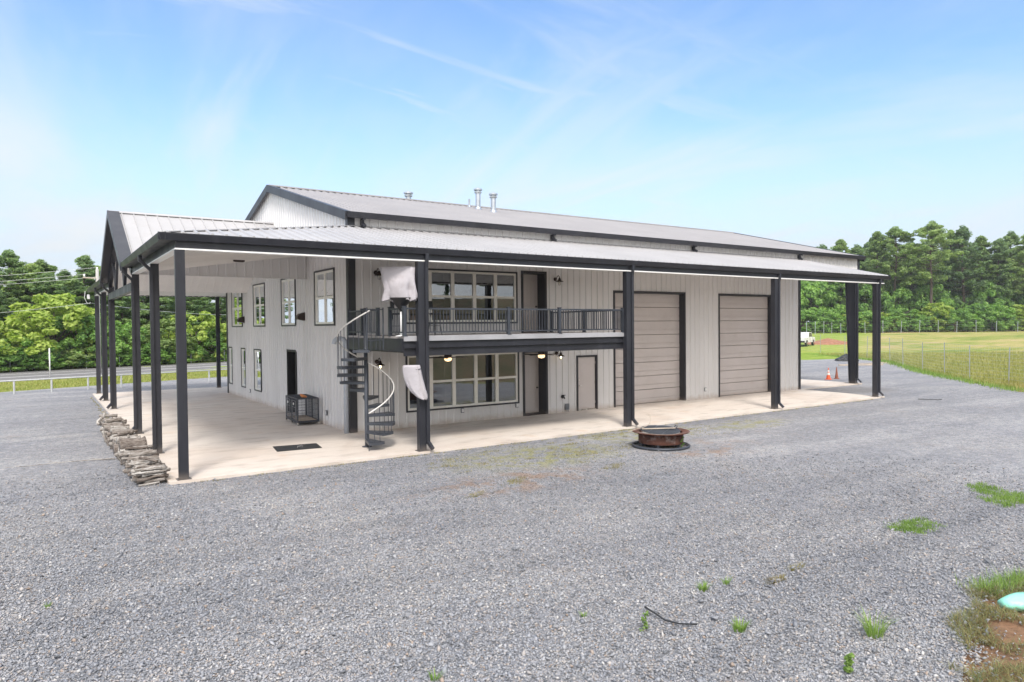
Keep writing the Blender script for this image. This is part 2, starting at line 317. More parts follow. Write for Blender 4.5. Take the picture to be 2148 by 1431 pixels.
M['unlit'] = mat('unlit_bulb', (.7, .66, .55), .3)

# ------------------------------------------------------------------ mesh helpers
class MB:
    def __init__(s): s.v = []; s.f = []
    def add(s, vs, fs):
        o = len(s.v); s.v += [tuple(v) for v in vs]; s.f += [tuple(i+o for i in f) for f in fs]; return s
    def box(s, x0, x1, y0, y1, z0, z1):
        return s.add([(x0, y0, z0), (x1, y0, z0), (x1, y1, z0), (x0, y1, z0), (x0, y0, z1), (x1, y0, z1), (x1, y1, z1), (x0, y1, z1)],
                     [(0, 3, 2, 1), (4, 5, 6, 7), (0, 1, 5, 4), (1, 2, 6, 5), (2, 3, 7, 6), (3, 0, 4, 7)])
    def quad(s, *p): return s.add(p, [tuple(range(len(p)))])
    def slab(s, pts, d):            # polygon thickened by vector d
        n = len(pts); a = [Vector(p) for p in pts]; d = Vector(d)
        return s.add(a+[p+d for p in a], [tuple(range(n))[::-1], tuple(range(n, 2*n))]+[(i, (i+1) % n, (i+1) % n+n, i+n) for i in range(n)])
    def bar(s, a, b, w, h, up=(0, 0, 1)):   # rectangular bar from a to b
        a = Vector(a); b = Vector(b); d = (b-a).normalized(); up = Vector(up)
        if abs(d.dot(up)) > .98: up = Vector((0, 1, 0))
        x = d.cross(up).normalized()*w/2; y = x.cross(d).normalized()*h/2
        return s.add([a-x-y, a+x-y, a+x+y, a-x+y, b-x-y, b+x-y, b+x+y, b-x+y], [(0, 1, 2, 3), (7, 6, 5, 4), (0, 4, 5, 1), (1, 5, 6, 2), (2, 6, 7, 3), (3, 7, 4, 0)])
    def tube(s, pts, r, n=8, cap=True):
        P = [Vector(p) for p in pts]; k = len(P); rs = r if isinstance(r, (list, tuple)) else [r]*k
        vs = []; up = Vector((.13, .21, .97))
        for i, p in enumerate(P):
            d = (P[min(i+1, k-1)]-P[max(i-1, 0)]).normalized()
            if abs(d.dot(up)) > .96: up = Vector((.9, .3, .1))
            x = d.cross(up).normalized(); y = x.cross(d)
            if i: # keep frames aligned
                px = lastx - d*lastx.dot(d)
                if px.length > .1: x = px.normalized(); y = x.cross(d)
            lastx = x
            vs += [p+(x*math.cos(2*math.pi*j/n)+y*math.sin(2*math.pi*j/n))*rs[i] for j in range(n)]
        fs = [(i*n+j, i*n+(j+1) % n, (i+1)*n+(j+1) % n, (i+1)*n+j) for i in range(k-1) for j in range(n)]
        if cap: fs += [tuple(range(n))[::-1], tuple(range((k-1)*n, k*n))]
        return s.add(vs, fs)
    def lathe(s, prof, c=(0, 0, 0), n=24, cap=False):
        vs = [(c[0]+r*math.cos(2*math.pi*j/n), c[1]+r*math.sin(2*math.pi*j/n), c[2]+z) for r, z in prof for j in range(n)]
        fs = [(i*n+j, i*n+(j+1) % n, (i+1)*n+(j+1) % n, (i+1)*n+j) for i in range(len(prof)-1) for j in range(n)]
        if cap: fs += [tuple(range(n))[::-1], tuple(range((len(prof)-1)*n, len(prof)*n))]
        return s.add(vs, fs)
    def build(s, name, m, parent=None, smooth=False, loc=None):
        me = bpy.data.meshes.new(name); me.from_pydata(s.v, [], s.f); me.materials.append(M[m] if isinstance(m, str) else m)
        if smooth: me.shade_smooth() if hasattr(me, 'shade_smooth') else None
        me.update(); o = bpy.data.objects.new(name, me); COL.objects.link(o)
        if parent: o.parent = parent
        if loc is not None: o.location = loc
        return o
def tag(o, label, cat, group=None, kind=None):
    if label: o['label'] = label
    if cat: o['category'] = cat
    if group: o['group'] = group
    if kind: o['kind'] = kind
    return o
def struct(o): o['kind'] = 'structure'; return o
def thing(name, label, cat, loc=(0, 0, 0), rz=0, group=None):
    o = bpy.data.objects.new(name, None); COL.objects.link(o); o.location = loc; o.rotation_euler = (0, 0, rz); o.empty_display_size = .3
    return tag(o, label, cat, group)
def dup(root, loc, rz=0, label=None, group=None, scale=None):
    def cp(o, par):
        c = o.copy(); COL.objects.link(c); c.parent = par
        for ch in [q for q in bpy.data.objects if q.parent == o]: cp(ch, c)
        return c
    c = cp(root, None); c.location = loc; c.rotation_euler = (0, 0, rz)
    if label: c['label'] = label
    if group: c['group'] = group
    if scale: c.scale = scale
    return c

# ------------------------------------------------------------------ terrain
def sm(x): x = min(1, max(0, x)); return x*x*(3-2*x)
def depth(x, y): return (x-CAM.x)*F.x+(y-CAM.y)*F.y
def H(x, y):
    z = 1.5*sm((depth(x, y)-60)/80)*sm((x-22)/25)
    b = (-18.9+.31*x-y)/1.047
    if b > 0: z += min(.40*b*sm(b/3), 5.5+.02*b)
    return z-.10
def at(pxl, d):          # a spot on the ground in the direction of photo column pxl, d metres ahead
    k = (pxl-1074)/FPX; v = CAM+(Vector((F.x, F.y, 0)).normalized()+Rv*k)*d
    return Vector((v.x, v.y, H(v.x, v.y)))
def axis(a, b, s): 
    n = int((b-a)/s); return [a+(b-a)*i/n for i in range(n+1)]
xs = axis(-2500, -80, 200)[:-1]+axis(-80, 80, 2)[:-1]+axis(80, 260, 6)[:-1]+axis(260, 3000, 200)
ys = axis(-2500, -80, 200)[:-1]+axis(-80, 60, 2)[:-1]+axis(60, 200, 6)[:-1]+axis(200, 3000, 200)
g = MB(); g.v = [(x, y, H(x, y)+ (.05*noise.noise(Vector((x*.3, y*.3, 0))) if depth(x, y) > 62 else 0)) for y in ys for x in xs]; nx = len(xs)
g.f = [(j*nx+i, j*nx+i+1, (j+1)*nx+i+1, (j+1)*nx+i) for j in range(len(ys)-1) for i in range(nx-1)]
struct(g.build('ground', 'ground', smooth=True))

# gravel yard: outline with a ragged edge
outl = [(-70, -42), (-30, -28.2), (-12, -22.6), (-4, -20.2), (-1.3, -18.65), (.4, -17.9), (1.5, -17.62), (2.4, -17.75), (3.8, -18.3), (12, -16.4), (31.4, -10.0), (31.6, -7.2), (37.7, -1.4), (42, 2.4), (47, 6.0), (53, 10.5), (57.3, 16.2), (61.7, 24.3), (60, 34),
        (40, 38), (20, 36), (2.8, 31.9), (-4.3, 29.3), (-10.1, 27.1), (-30, 21), (-70, 10)]
pts = []
for i, (a, b) in enumerate(zip(outl, outl[1:]+outl[:1])):
    a = Vector(a); b = Vector(b); n = max(1, int((b-a).length/.5)); nn = (b-a).normalized(); nn = Vector((-nn.y, nn.x))
    for k in range(n):
        p = a.lerp(b, k/n); pts.append(p+nn*(.32 if abs(p.x) > 6 else .06)*noise.noise(Vector((p.x*.8, p.y*.8, 3)))+nn*.15*noise.noise(Vector((p.x*3, p.y*3, 9))))
g = MB(); g.quad(*[(p.x, p.y, -.06) for p in pts]); yard = struct(g.build('gravel_yard', 'gravel'))

# concrete slabs
g = MB(); g.slab([(-5.99, -4.51, 0), (24.0, -4.51, 0), (24.2, 0, 0), (30.1, 0, 0), (30.1, 17.6, 0), (24.2, 17.6, 0), (24.2, 21.9, 0), (-5.95, 21.9, 0)], (0, 0, -.14))
slab = struct(g.build('concrete_slab', 'concrete'))

# road behind the building
rd = Vector((1, .33)).normalized(); rn = Vector((-rd.y, rd.x)); r0 = Vector((-10.7, 42.3))
def strip(a, b, z, x0=-150, x1=160, dash=None):
    s = MB()
    def q(u0, u1):
        P = [r0+rd*u0+rn*a, r0+rd*u1+rn*a, r0+rd*u1+rn*b, r0+rd*u0+rn*b]; s.quad(*[(p.x, p.y, z) for p in P])
    if dash:
        u = x0
        while u < x1: q(u, u+dash[0]); u += dash[1]
    else: q(x0, x1)
    return s
struct(strip(-3.9, 7.4, -.085).build('road', 'asphalt'))
struct(strip(-.12, .16, -.08).build('road_marking', 'paint')); struct(strip(3.9, 4.1, -.08).build('road_marking', 'paint')); struct(strip(-3.6, -3.45, -.08).build('road_marking', 'paint'))

# ------------------------------------------------------------------ the building
LX, WY, L2 = 24.2, 17.54, 29.7
ZE, ZR, YR = 7.02, 9.30, 8.77
barn = thing('metal_barn', 'large pale metal barn house with charcoal trim, wraparound porch and balcony on a concrete slab', 'building')
def ribbed(mb, fn, u0, u1, z0, z1, holes=(), sp=.305, start=None, w=.04, h=.033, flat=True):
    """fn(u, z, out) -> point. z1 may be a function of u."""
    ztop = z1 if callable(z1) else (lambda u: z1)
    us = sorted({u0, u1, *[q for a, b, c, d in holes for q in (a, b)]})
    if not callable(z1):
        zs = sorted({z0, z1, *[q for a, b, c, d in holes for q in (c, d)]})
        for a, b in zip(us, us[1:]):
            for c, d in zip(zs, zs[1:]):
                um, zm = (a+b)/2, (c+d)/2
                if any(h_[0] < um < h_[1] and h_[2] < zm < h_[3] for h_ in holes): continue
                mb.quad(fn(a, c, 0), fn(b, c, 0), fn(b, d, 0), fn(a, d, 0))
    u = start if start is not None else u0+sp/2
    while u < u1-.03:
        iv = [(z0, ztop(u))]
        for a, b, c, d in holes:
            if a-.05 < u < b+.05:
                ni = []
                for s_, e in iv:
                    if c > s_: ni.append((s_, min(e, c)))
                    if d < e: ni.append((max(s_, d), e))
                iv = [q for q in ni if q[1]-q[0] > .02]
        for s_, e in iv:
            P = [fn(u-w, s_, .001), fn(u-w*.45, s_, h), fn(u+w*.45, s_, h), fn(u+w, s_, .001), fn(u-w, e, .001), fn(u-w*.45, e, h), fn(u+w*.45, e, h), fn(u+w, e, .001)]
            mb.add(P, [(0, 1, 5, 4), (1, 2, 6, 5), (2, 3, 7, 6), (0, 3, 2, 1), (4, 5, 6, 7)])
        u += sp
    return mb
fy = lambda u, z, o: (u, -o, z)
fx = lambda u, z, o: (-o, u, z)
# openings on the long front wall (y = 0): x0, x1, z0, z1
big2 = (2.0, 6.50, 3.56, 5.36); big1 = (2.0, 6.54, .56, 2.44)
dr2 = (6.80, 7.86, 3.15, 5.42); dr1 = (6.84, 7.88, 0, 2.42); gdr = (9.43, 10.41, 0, 2.16)
oh1 = (11.42, 15.60, 0, 4.78); oh2 = (17.95, 21.90, 0, 4.77)
front_holes = [big1, big2, dr1, dr2, gdr, oh1, oh2]
g = MB(); ribbed(g, fy, 0, LX, 0, ZE, front_holes); g.build('wall', 'siding', barn)
g = MB(); ribbed(g, fy, LX, L2, 6.25, ZE, start=LX+.12); g.build('upper_siding', 'siding', barn)
# openings on the gable wall (x = 0): y0, y1, z0, z1
wu = [(1.36, 3.30, 3.53, 5.38), (5.67, 7.46, 3.53, 5.36), (10.07, 11.95, 3.53, 5.36), (14.2, 16.26, 3.53, 5.3)]
wl = [(10.85, 11.95, .58, 2.40), (13.68, 14.44, .58, 2.40), (16.42, 17.10, .58, 2.40)]
ddr = (5.68, 6.76, 0, 2.49)
g = MB(); ribbed(g, fx, 0, WY, 0, ZE, wu+wl+[ddr])
gz = lambda y: ZE+(ZR-ZE)*(1-abs(y-YR)/YR)
g.quad((0, 0, ZE), (0, WY, ZE), (0, YR, ZR)); ribbed(g, fx, 0, WY, ZE-.001, gz); g.build('wall', 'siding', barn)
g = MB(); g.quad((LX, 0, 0), (LX, WY, 0), (LX, WY, ZE), (LX, 0, ZE)); g.quad((0, WY, 0), (LX, WY, 0), (LX, WY, ZE), (0, WY, ZE)); g.quad((LX, 0, ZE), (LX, WY, ZE), (LX, YR, ZR)); g.quad((LX, WY, 5.6), (L2, WY, 5.6), (L2, WY, ZE), (LX, WY, ZE))
g.build('wall', 'siding', barn)
# interior seen through the glass
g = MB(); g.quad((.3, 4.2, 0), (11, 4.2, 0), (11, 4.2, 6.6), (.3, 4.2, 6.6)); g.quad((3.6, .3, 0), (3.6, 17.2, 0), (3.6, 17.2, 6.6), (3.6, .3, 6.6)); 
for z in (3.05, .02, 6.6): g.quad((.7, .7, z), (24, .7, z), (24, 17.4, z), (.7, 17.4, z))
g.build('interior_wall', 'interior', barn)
# corner trims
g = MB()
g.box(-.025, .20, -.04, .004, 0, ZE); g.build('corner_trim', 'trim', barn)
g = MB(); g.box(-.045, -.0255, -.04, .16, 0, ZE); g.build('corner_trim', 'trim', barn)
g = MB(); g.box(-.04, .0, WY-.14, WY+.04, 0, ZE); g.build('corner_trim', 'trim', barn)
g = MB(); g.box(LX-.1, LX+.05, -.045, .02, 0, 6.6); g.build('corner_trim', 'trim', barn)
g = MB(); g.box(L2-.12, L2+.05, -.045, .12, 6.2, ZE); g.build('corner_trim', 'trim', barn)

# main roof
sl = (ZR-ZE)/YR
def roof_ribs(mb, x0, x1, ya, za, yb, zb, sp=.305, h=.042, w=.045, clip=None):
    x = x0+sp/2
    while x < x1:
        a0 = (ya, za)
        if clip: a0 = clip(x)
        if a0:
            y_, z_ = a0
            P = []
            for yy, zz in ((y_, z_), (yb, zb)):
                P += [(x-w, yy, zz+.002), (x-w*.4, yy, zz+h), (x+w*.4, yy, zz+h), (x+w, yy, zz+.002)]
            mb.add(P, [(0, 4, 5, 1), (1, 5, 6, 2), (2, 6, 7, 3), (0, 1, 2, 3), (7, 6, 5, 4)])
        x += sp
g = MB(); ye0 = -.22; ze0 = ZE+.10-sl*.22; zr0 = ZR+.10
g.slab([(-.15, ye0, ze0), (L2+.15, ye0, ze0), (L2+.15, YR, zr0), (-.15, YR, zr0)], (0, 0, -.08)); g.slab([(-.15, YR, zr0), (L2+.15, YR, zr0), (L2+.15, 2*YR-ye0, ze0), (-.15, 2*YR-ye0, ze0)], (0, 0, -.08))
roof_ribs(g, -.1, L2+.1, ye0, ze0, YR, zr0); roof_ribs(g, -.1, L2+.1, 2*YR-ye0, ze0, YR, zr0)
g.box(-.15, L2+.15, YR-.18, YR+.18, zr0+.0, zr0+.05)
roof = g.build('roof', 'roof', barn)
for (x, y, h, r, cap) in ((6.59, 9.2, .55, .13, 1), (9.32, 7.25, .95, .12, 1), (9.47, 6.13, .85, .12, 1), (9.24, 7.95, .42, .05, 0)):
    z = ZE+.1+sl*(y if y < YR else 2*YR-y); g = MB(); g.lathe([(r*1.5, -.1), (r*1.35, .04), (r, .12), (r, h), (r*.2, h)], (x, y, z), 16, True)
    if cap: g.lathe([(r*1.45, h-.16), (r*1.5, h-.10), (r*1.2, h-.09)], (x, y, z), 16, True); g.lathe([(r*1.1, h-.05), (r*1.75, h-.03), (r*1.75, h+.03), (r*.3, h+.10)], (x, y, z), 16, True)
    g.build('roof_vent', 'galv', roof, smooth=False)
# rake trims and gutters of the main roof
for xa in (-.20, L2+.152):
    g = MB()
    for s_ in (0, 1):
        a = (xa, ye0-.02 if not s_ else 2*YR-ye0+.02, ze0); b = (xa, YR, zr0)
        g.slab([(xa, a[1], ze0-.24), (xa, a[1], ze0+.035), (xa, YR, zr0+.06), (xa, YR, zr0-.24)], (.048, 0, 0))
        ys_ = a[1]; 
        g.slab([(xa, ys_, ze0+.037), (xa+.19, ys_, ze0+.037), (xa+.19, YR, zr0+.055), (xa, YR, zr0+.055)], (0, 0, .012))
    g.build('rake_trim', 'trim', barn)
def gutter(mb, a, b, outv, w=.13, h=.15):
    """box gutter from a to b (top outer edge line), outv: unit horizontal vector to the outside"""
    a = Vector(a); b = Vector(b); o = Vector(outv); prof = [(0, 0), (-.012, 0), (-.012, -.02), (-.03, -h*.45), (-.05, -h), (-w, -h), (-w, .02), (-w-.012, .02), (-w-.012, -h-.012), (-.045, -h-.012), (0, -.02)]
    n = len(prof); vs = [p+o*u+Vector((0, 0, v)) for p in (a, b) for u, v in prof]
    mb.add(vs, [(i, (i+1) % n, (i+1) % n+n, i+n) for i in range(n)]+[tuple(range(n))[::-1], tuple(range(n, 2*n))])
g = MB(); gutter(g, (-.15, -.36, 7.09), (L2+.15, -.36, 7.09), (0, -1, 0), .14, .17); g.build('gutter', 'trim', barn)
g = MB(); gutter(g, (L2+.15, 2*YR+.36, 7.09), (-.15, 2*YR+.36, 7.09), (0, 1, 0), .14, .17); g.build('gutter', 'trim', barn)
for x in (.42, 8.15, 16.1, 24.0):
    g = MB(); g.box(x-.045, x+.045, -.30, -.20, 6.86, 6.95); g.bar((x, -.16, 6.93), (x, -.12, 6.62), .09, .075, (0, 1, 0)); g.box(x-.045, x+.045, -.13, -.05, 6.72, 6.9)
    g.bar((x, -.10, 6.78), (x+.02, -.30, 6.66), .1, .085); g.build('downspout', 'trim', barn)

# ---- porch roof
XE, YE, HE = -6.05, -4.49, 5.55; HW = 6.65; YB = 21.98        # eave lines and heights
XO = 24.42
sf = (HW-HE)/(-YE); sw = (HW-HE)/(-XE)
YG0, YG1 = 4.15, 12.93; YGM = (YG0+YG1)/2; ZG = 7.80; GE = 5.52
g = MB()
g.slab([(XE, YE, HE), (XO, YE, HE), (XO, 0, HW), (0, 0, HW)], (0, 0, -.05))
def clipf(x):
    if x >= 0: return (0, HW)
    if x <= XE: return None
    y = YE*(-x)/(-XE)*1; return (y, HE+sf*(y-YE))
x = XE+.1
roof_ribs(g, XE, XO, 0, HW, YE, HE, clip=clipf)
proof = g.build('porch_roof', 'porchroof', barn)
g = MB()      # west slope south of the gable, then north of it, and the back
g.slab([(XE, YE, HE), (0, 0, HW), (0, YG0+2.2, HW), (XE, YG0+.05, HE)], (0, 0, -.05))
g.slab([(XE, YB, HE), (XE, YG1-.05, HE), (0, YG1-2.2, HW), (0, WY, HW)], (0, 0, -.05))
g.slab([(XE, YB, HE), (0, WY, HW), (XO, WY, HW), (XO, YB, HE)], (0, 0, -.05)); g.build('porch_roof', 'porchroof', barn)
# hip flashing
g = MB(); g.bar((XE+.1, YE+.08, HE+.03), (0, 0, HW+.03), .22, .02); g.build('hip_flashing', 'porchroof', barn)
# upper edge flashing against the wall
g = MB(); g.slab([(0, -.10, HW+.045-.03), (XO, -.10, HW+.015), (XO, -.034, HW+.05), (0, -.034, HW+.05)], (0, 0, .01)); g.build('wall_flashing', 'porchroof', barn)
# gable (entry) roof: ridge along x
sg = (ZG-GE)/(YGM-YG0)
g = MB(); 
for sgn in (-1, 1):
    ye_ = YGM+sgn*(YGM-YG0)
    yv = YGM+sgn*(ZG-HW)/sg             # where it meets the wall flashing height
    P = [(XE, YGM, ZG), (0, YGM, ZG), (0, yv, HW), (XE, ye_, GE)]
    g.slab(P, (0, 0, -.06))
    x = XE+.42
    while x < -.05:
        t_ = (x-XE)/(-XE); yy = ye_*(1-t_)+yv*t_; zz = ZG-sg*abs(yy-YGM)
        w_ = .028
        vs = [(x-w_, YGM, ZG+.002), (x-w_*.5, YGM, ZG+.04), (x+w_*.5, YGM, ZG+.04), (x+w_, YGM, ZG+.002), (x-w_, yy, zz+.002), (x-w_*.5, yy, zz+.04), (x+w_*.5, yy, zz+.04), (x+w_, yy, zz+.002)]
        g.add(vs, [(0, 1, 5, 4), (1, 2, 6, 5), (2, 3, 7, 6), (4, 5, 6, 7)]); x += .40
g.slab([(XE, YGM-.12, ZG-.02), (0, YGM-.12, ZG-.02), (0, YGM, ZG+.055), (XE, YGM, ZG+.055)], (0, 0, .012)); g.slab([(XE, YGM, ZG+.055), (0, YGM, ZG+.055), (0, YGM+.12, ZG-.02), (XE, YGM+.12, ZG-.02)], (0, 0, .012))
g.build('gable_roof', 'porchroof', barn)
g = MB()      # rake boards and wide flashing along the front edge of the gable
for sgn in (-1, 1):
    ye_ = YGM+sgn*(YGM-YG0+.02)
    g.slab([(XE-.05, YGM, ZG+.05), (XE-.05, ye_, GE+.05), (XE-.05, ye_, GE-.22), (XE-.05, YGM, ZG-.22)], (.045, 0, 0))
    g.slab([(XE-.05, YGM, ZG+.052), (XE+.34, YGM, ZG+.052), (XE+.34, ye_, GE+.052), (XE-.05, ye_, GE+.052)], (0, 0, .012))
g.build('rake_trim', 'trim', barn)
# soffit of the gable overhang and its truss
g = MB()
for sgn in (-1, 1):
    ye_ = YGM+sgn*(YGM-YG0); g.slab([(XE, YGM, ZG-.10), (XE+.42, YGM, ZG-.10), (XE+.42, ye_, GE-.10), (XE, ye_, GE-.10)], (0, 0, -.02))
    g.bar((-5.72, YGM, ZG-.28), (-5.72, ye_, GE-.24), .14, .22)
g.build('gable_rafter', 'trim', barn)
g = MB(); g.box(-5.80, -5.64, YG0+.09, YG1-.09, 4.66, 4.92); g.box(-5.815, -5.801, YG0+.09, YG1-.09, 4.905, 4.925); g.build('tie_beam', 'trim', barn)
for (ya, yb) in ((YGM-1.6, YGM-.05), (YGM-1.6, YGM-2.6), (YGM+1.6, YGM+.05), (YGM+1.6, YGM+2.6)):
    g = MB(); g.bar((-5.72, ya, 4.93), (-5.72, yb, ZG-sg*abs(yb-YGM)-.30), .09, .09, (1, 0, 0)); g.build('truss_strut', 'trim', barn)
# liners / ceilings
def liner(mb, P, Q, sp=.305):
    """ribbed liner quad: P list of 4 pts, ribs run from edge P0P1 to P3P2"""
    P = [Vector(p) for p in P]; mb.quad(*P)
    n = int(max((P[1]-P[0]).length, (P[2]-P[3]).length)/sp)
    for i in range(1, n):
        a = P[0].lerp(P[1], i/n); b = P[3].lerp(P[2], i/n)
        if (a-b).length > .1: mb.bar(a-Vector((0, 0, .008)), b-Vector((0, 0, .008)), .05, .022)
CW, CE, XI, YI, YIB = 6.10, 5.235, -5.74, -4.39, 21.86
g = MB()
liner(g, [(0, YI, CE), (XO-.3, YI, CE), (XO-.3, 0, CW), (0, 0, CW)], 0)
liner(g, [(XI, YI, CE), (0, YI, CE), (0, 0, CW), (0-.001, 0-.001, CW)], 0)
liner(g, [(XI, YI, CE), (XI, YG0, CE), (0, YG0, CW), (0, 0, CW)], 0)
g.build('porch_ceiling', 'liner', barn)
g = MB(); liner(g, [(XI, YG1, CE), (XI, YIB, CE), (0, WY, CW), (0, YG1, CW)], 0); liner(g, [(XI, YIB, CE), (XO-.3, YIB, CE), (XO-.3, WY, CW), (0, WY, CW)], 0); g.build('porch_ceiling', 'liner', barn)
cv = lambda y: 7.50-sg*abs(y-YGM)
g = MB(); liner(g, [(XI, YGM, cv(YGM)), (0, YGM, cv(YGM)), (0, YG1+.25, cv(YG1+.25)), (XI, YG1+.25, cv(YG1+.25))], 0); liner(g, [(XI, YGM, cv(YGM)), (0, YGM, cv(YGM)), (0, YG0, cv(YG0)), (XI, YG0, cv(YG0))], 0); g.build('vaulted_ceiling', 'liner', barn)
g = MB(); 
fs_ = lambda u, z, o: (u, YG0-o, z)
g.quad((XI, YG0, CE-.005), (0, YG0, CE-.005), (0, YG0, CW)); ribbed(g, fs_, XI, -.02, CE, lambda u: CE+(CW-CE)*(u-XI)/(-XI)); g.box(XI, -.03, YG0-.03, YG0+.05, CE-.035, CE-.006)
g.build('gable_infill', 'siding', barn)
# eave beams, white edge, gutters
def beam(x0, x1, y0, y1, z0=5.228, z1=5.44):
    g = MB(); g.box(x0, x1, y0, y1, z0, z1); g.build('eave_beam', 'trim', barn)
def wedge(x0, x1, y0, y1):
    g = MB(); g.box(x0, x1, y0-.02, y1, 5.193, 5.2265); g.build('liner_edge', 'whitetrim', barn)
beam(-5.76, XO-.35, -4.41, -4.22); wedge(-5.775, XO-.35, -4.425, -4.23)
beam(-5.762, -5.58, -4.219, YG0-.1); wedge(-5.777, -5.59, -4.22, YG0-.1)
beam(-5.76, -5.58, YG1+.1, 21.7); wedge(-5.775, -5.59, YG1+.1, 21.7); beam(-5.76, XO-.35, 21.701, 21.88)
g = MB(); gutter(g, (XE-.06, YE-.06, HE), (XO, YE-.06, HE), (0, -1, 0)); g.build('gutter', 'trim', barn)
g = MB(); gutter(g, (XE-.06, YG0+.02, HE), (XE-.06, YE-.06, HE), (-1, 0, 0)); g.build('gutter', 'trim', barn)
g = MB(); gutter(g, (XE-.06, YB, HE), (XE-.06, YG1-.02, HE), (-1, 0, 0)); g.build('gutter', 'trim', barn)
# closed soffit between gutter and beam
for bx in ((XE+.08, XO-.05, YE+.085, -4.415, 5.43, 5.45), (XE+.085, -5.765, -4.413, YG0, 5.431, 5.451), (XE+.085, -5.765, YG1, YB-.1, 5.431, 5.451)):
    g = MB(); g.box(*bx); g.build('eave_soffit', 'trim', barn)
g = MB(); g.slab([(XO, YE-.05, HE-.16), (XO, YE-.05, HE+.03), (XO, 0, HW+.03), (XO, 0, HW-.16)], (.03, 0, 0)); g.build('rake_trim', 'trim', barn)

# posts with base plates and downspouts
def post(x, y, zt=5.21, lab=None):
    g = MB(); a = .097; g.box(x-a, x+a, y-a, y+a, .012, zt); g.box(x-.15, x+.15, y-.13, y+.13, 0.0005, .0118)
    g.box(x-a-.012, x-.02, y-a-.006, y-a+.001, .013, zt-.01)      # folded lip of the boxed channel
    return g.build('post', 'trim', barn)
FY, WX = -4.335, -5.665
for x in (WX, .35, 8.04, 16.03, 23.52): post(x, FY)
for y in (-.275, YG0, YG1-.03, 17.15, 21.8): post(WX, y)
post(.31, 21.42)
def dspout_front(x, y=FY):
    g = MB(); px = x+.145; yg = YE+.02
    g.box(px-.05, px+.05, yg-.045, yg+.045, 5.22, 5.41); g.bar((px, yg+.005, 5.26), (px-.01, y-.10, 5.0), .095, .08, (0, -1, 0))
    g.box(px-.055, px+.04, y-.145, y-.065, .22, 5.03); g.bar((px-.005, y-.10, .25), (px+.05, y-.27, .06), .095, .08)
    g.build('downspout', 'trim', barn)
for x in (.35, 8.04, 16.03, 23.52): dspout_front(x)
def dspout_west(y):
    g = MB(); py = y-.145; xg = XE+.02
    g.box(xg-.045, xg+.045, py-.05, py+.05, 5.22, 5.41); g.bar((xg+.005, py, 5.26), (WX-.10, py+.01, 5.0), .08, .095, (0, 1, 0))
    g.box(WX-.145, WX-.065, py-.04, py+.055, .22, 5.03); g.bar((WX-.10, py, .25), (WX-.27, py-.05, .06), .08, .095)
    g.build('downspout', 'trim', barn)
for y in (-.275, YG0, YG1-.03, 17.15): dspout_west(y)
# open shed frame column: tapered I section
def icol(x, y, s):
    g = MB(); zt = 6.9
    g.box(x-.11, x+.11, y-.012 if s > 0 else y-.0, y+.012, 0, zt)
    for (w0, w1) in ((.36, .62),):
        g.slab([(x-.008, y+s*.012, 0), (x-.008, y+s*w0, 0), (x-.008, y+s*w1, zt), (x-.008, y+s*.012, zt)], (.016, 0, 0))
        g.slab([(x-.11, y+s*w0, 0), (x+.11, y+s*w0, 0), (x+.11, y+s*w1, zt), (x-.11, y+s*w1, zt)], (0, s*.014, 0))
    g.box(x-.14, x+.14, y-.03 if s > 0 else y-.6, y+.6 if s > 0 else y+.03, 0, .02)
    g.build('frame_column', 'trim', barn)
icol(L2-.12, .06, 1); icol(L2-.12, WY-.06, -1)
g = MB()
for s_ in (-1, 1): g.slab([(L2-.22, YR+s_*8.6, 6.55), (L2-.22, YR, 8.75), (L2-.22, YR, 9.25), (L2-.22, YR+s_*8.6, 6.98)], (.2, 0, 0))
g.build('rafter', 'trim', barn)
g = MB(); g.quad((LX, 0, 6.98), (L2, 0, 6.98), (L2, YR, 9.24), (LX, YR, 9.24)); g.quad((LX, WY, 6.98), (L2, WY, 6.98), (L2, YR, 9.24), (LX, YR, 9.24)); g.build('shed_ceiling', 'liner', barn)
g = MB(); g.bar((L2-.10, 0, .3), (L2-.10, 0, 6.2), .1, .08, (0, 1, 0)); g.bar((L2-.10, -.02, .28), (L2-.04, -.2, .08), .1, .08); g.build('downspout', 'trim', barn)

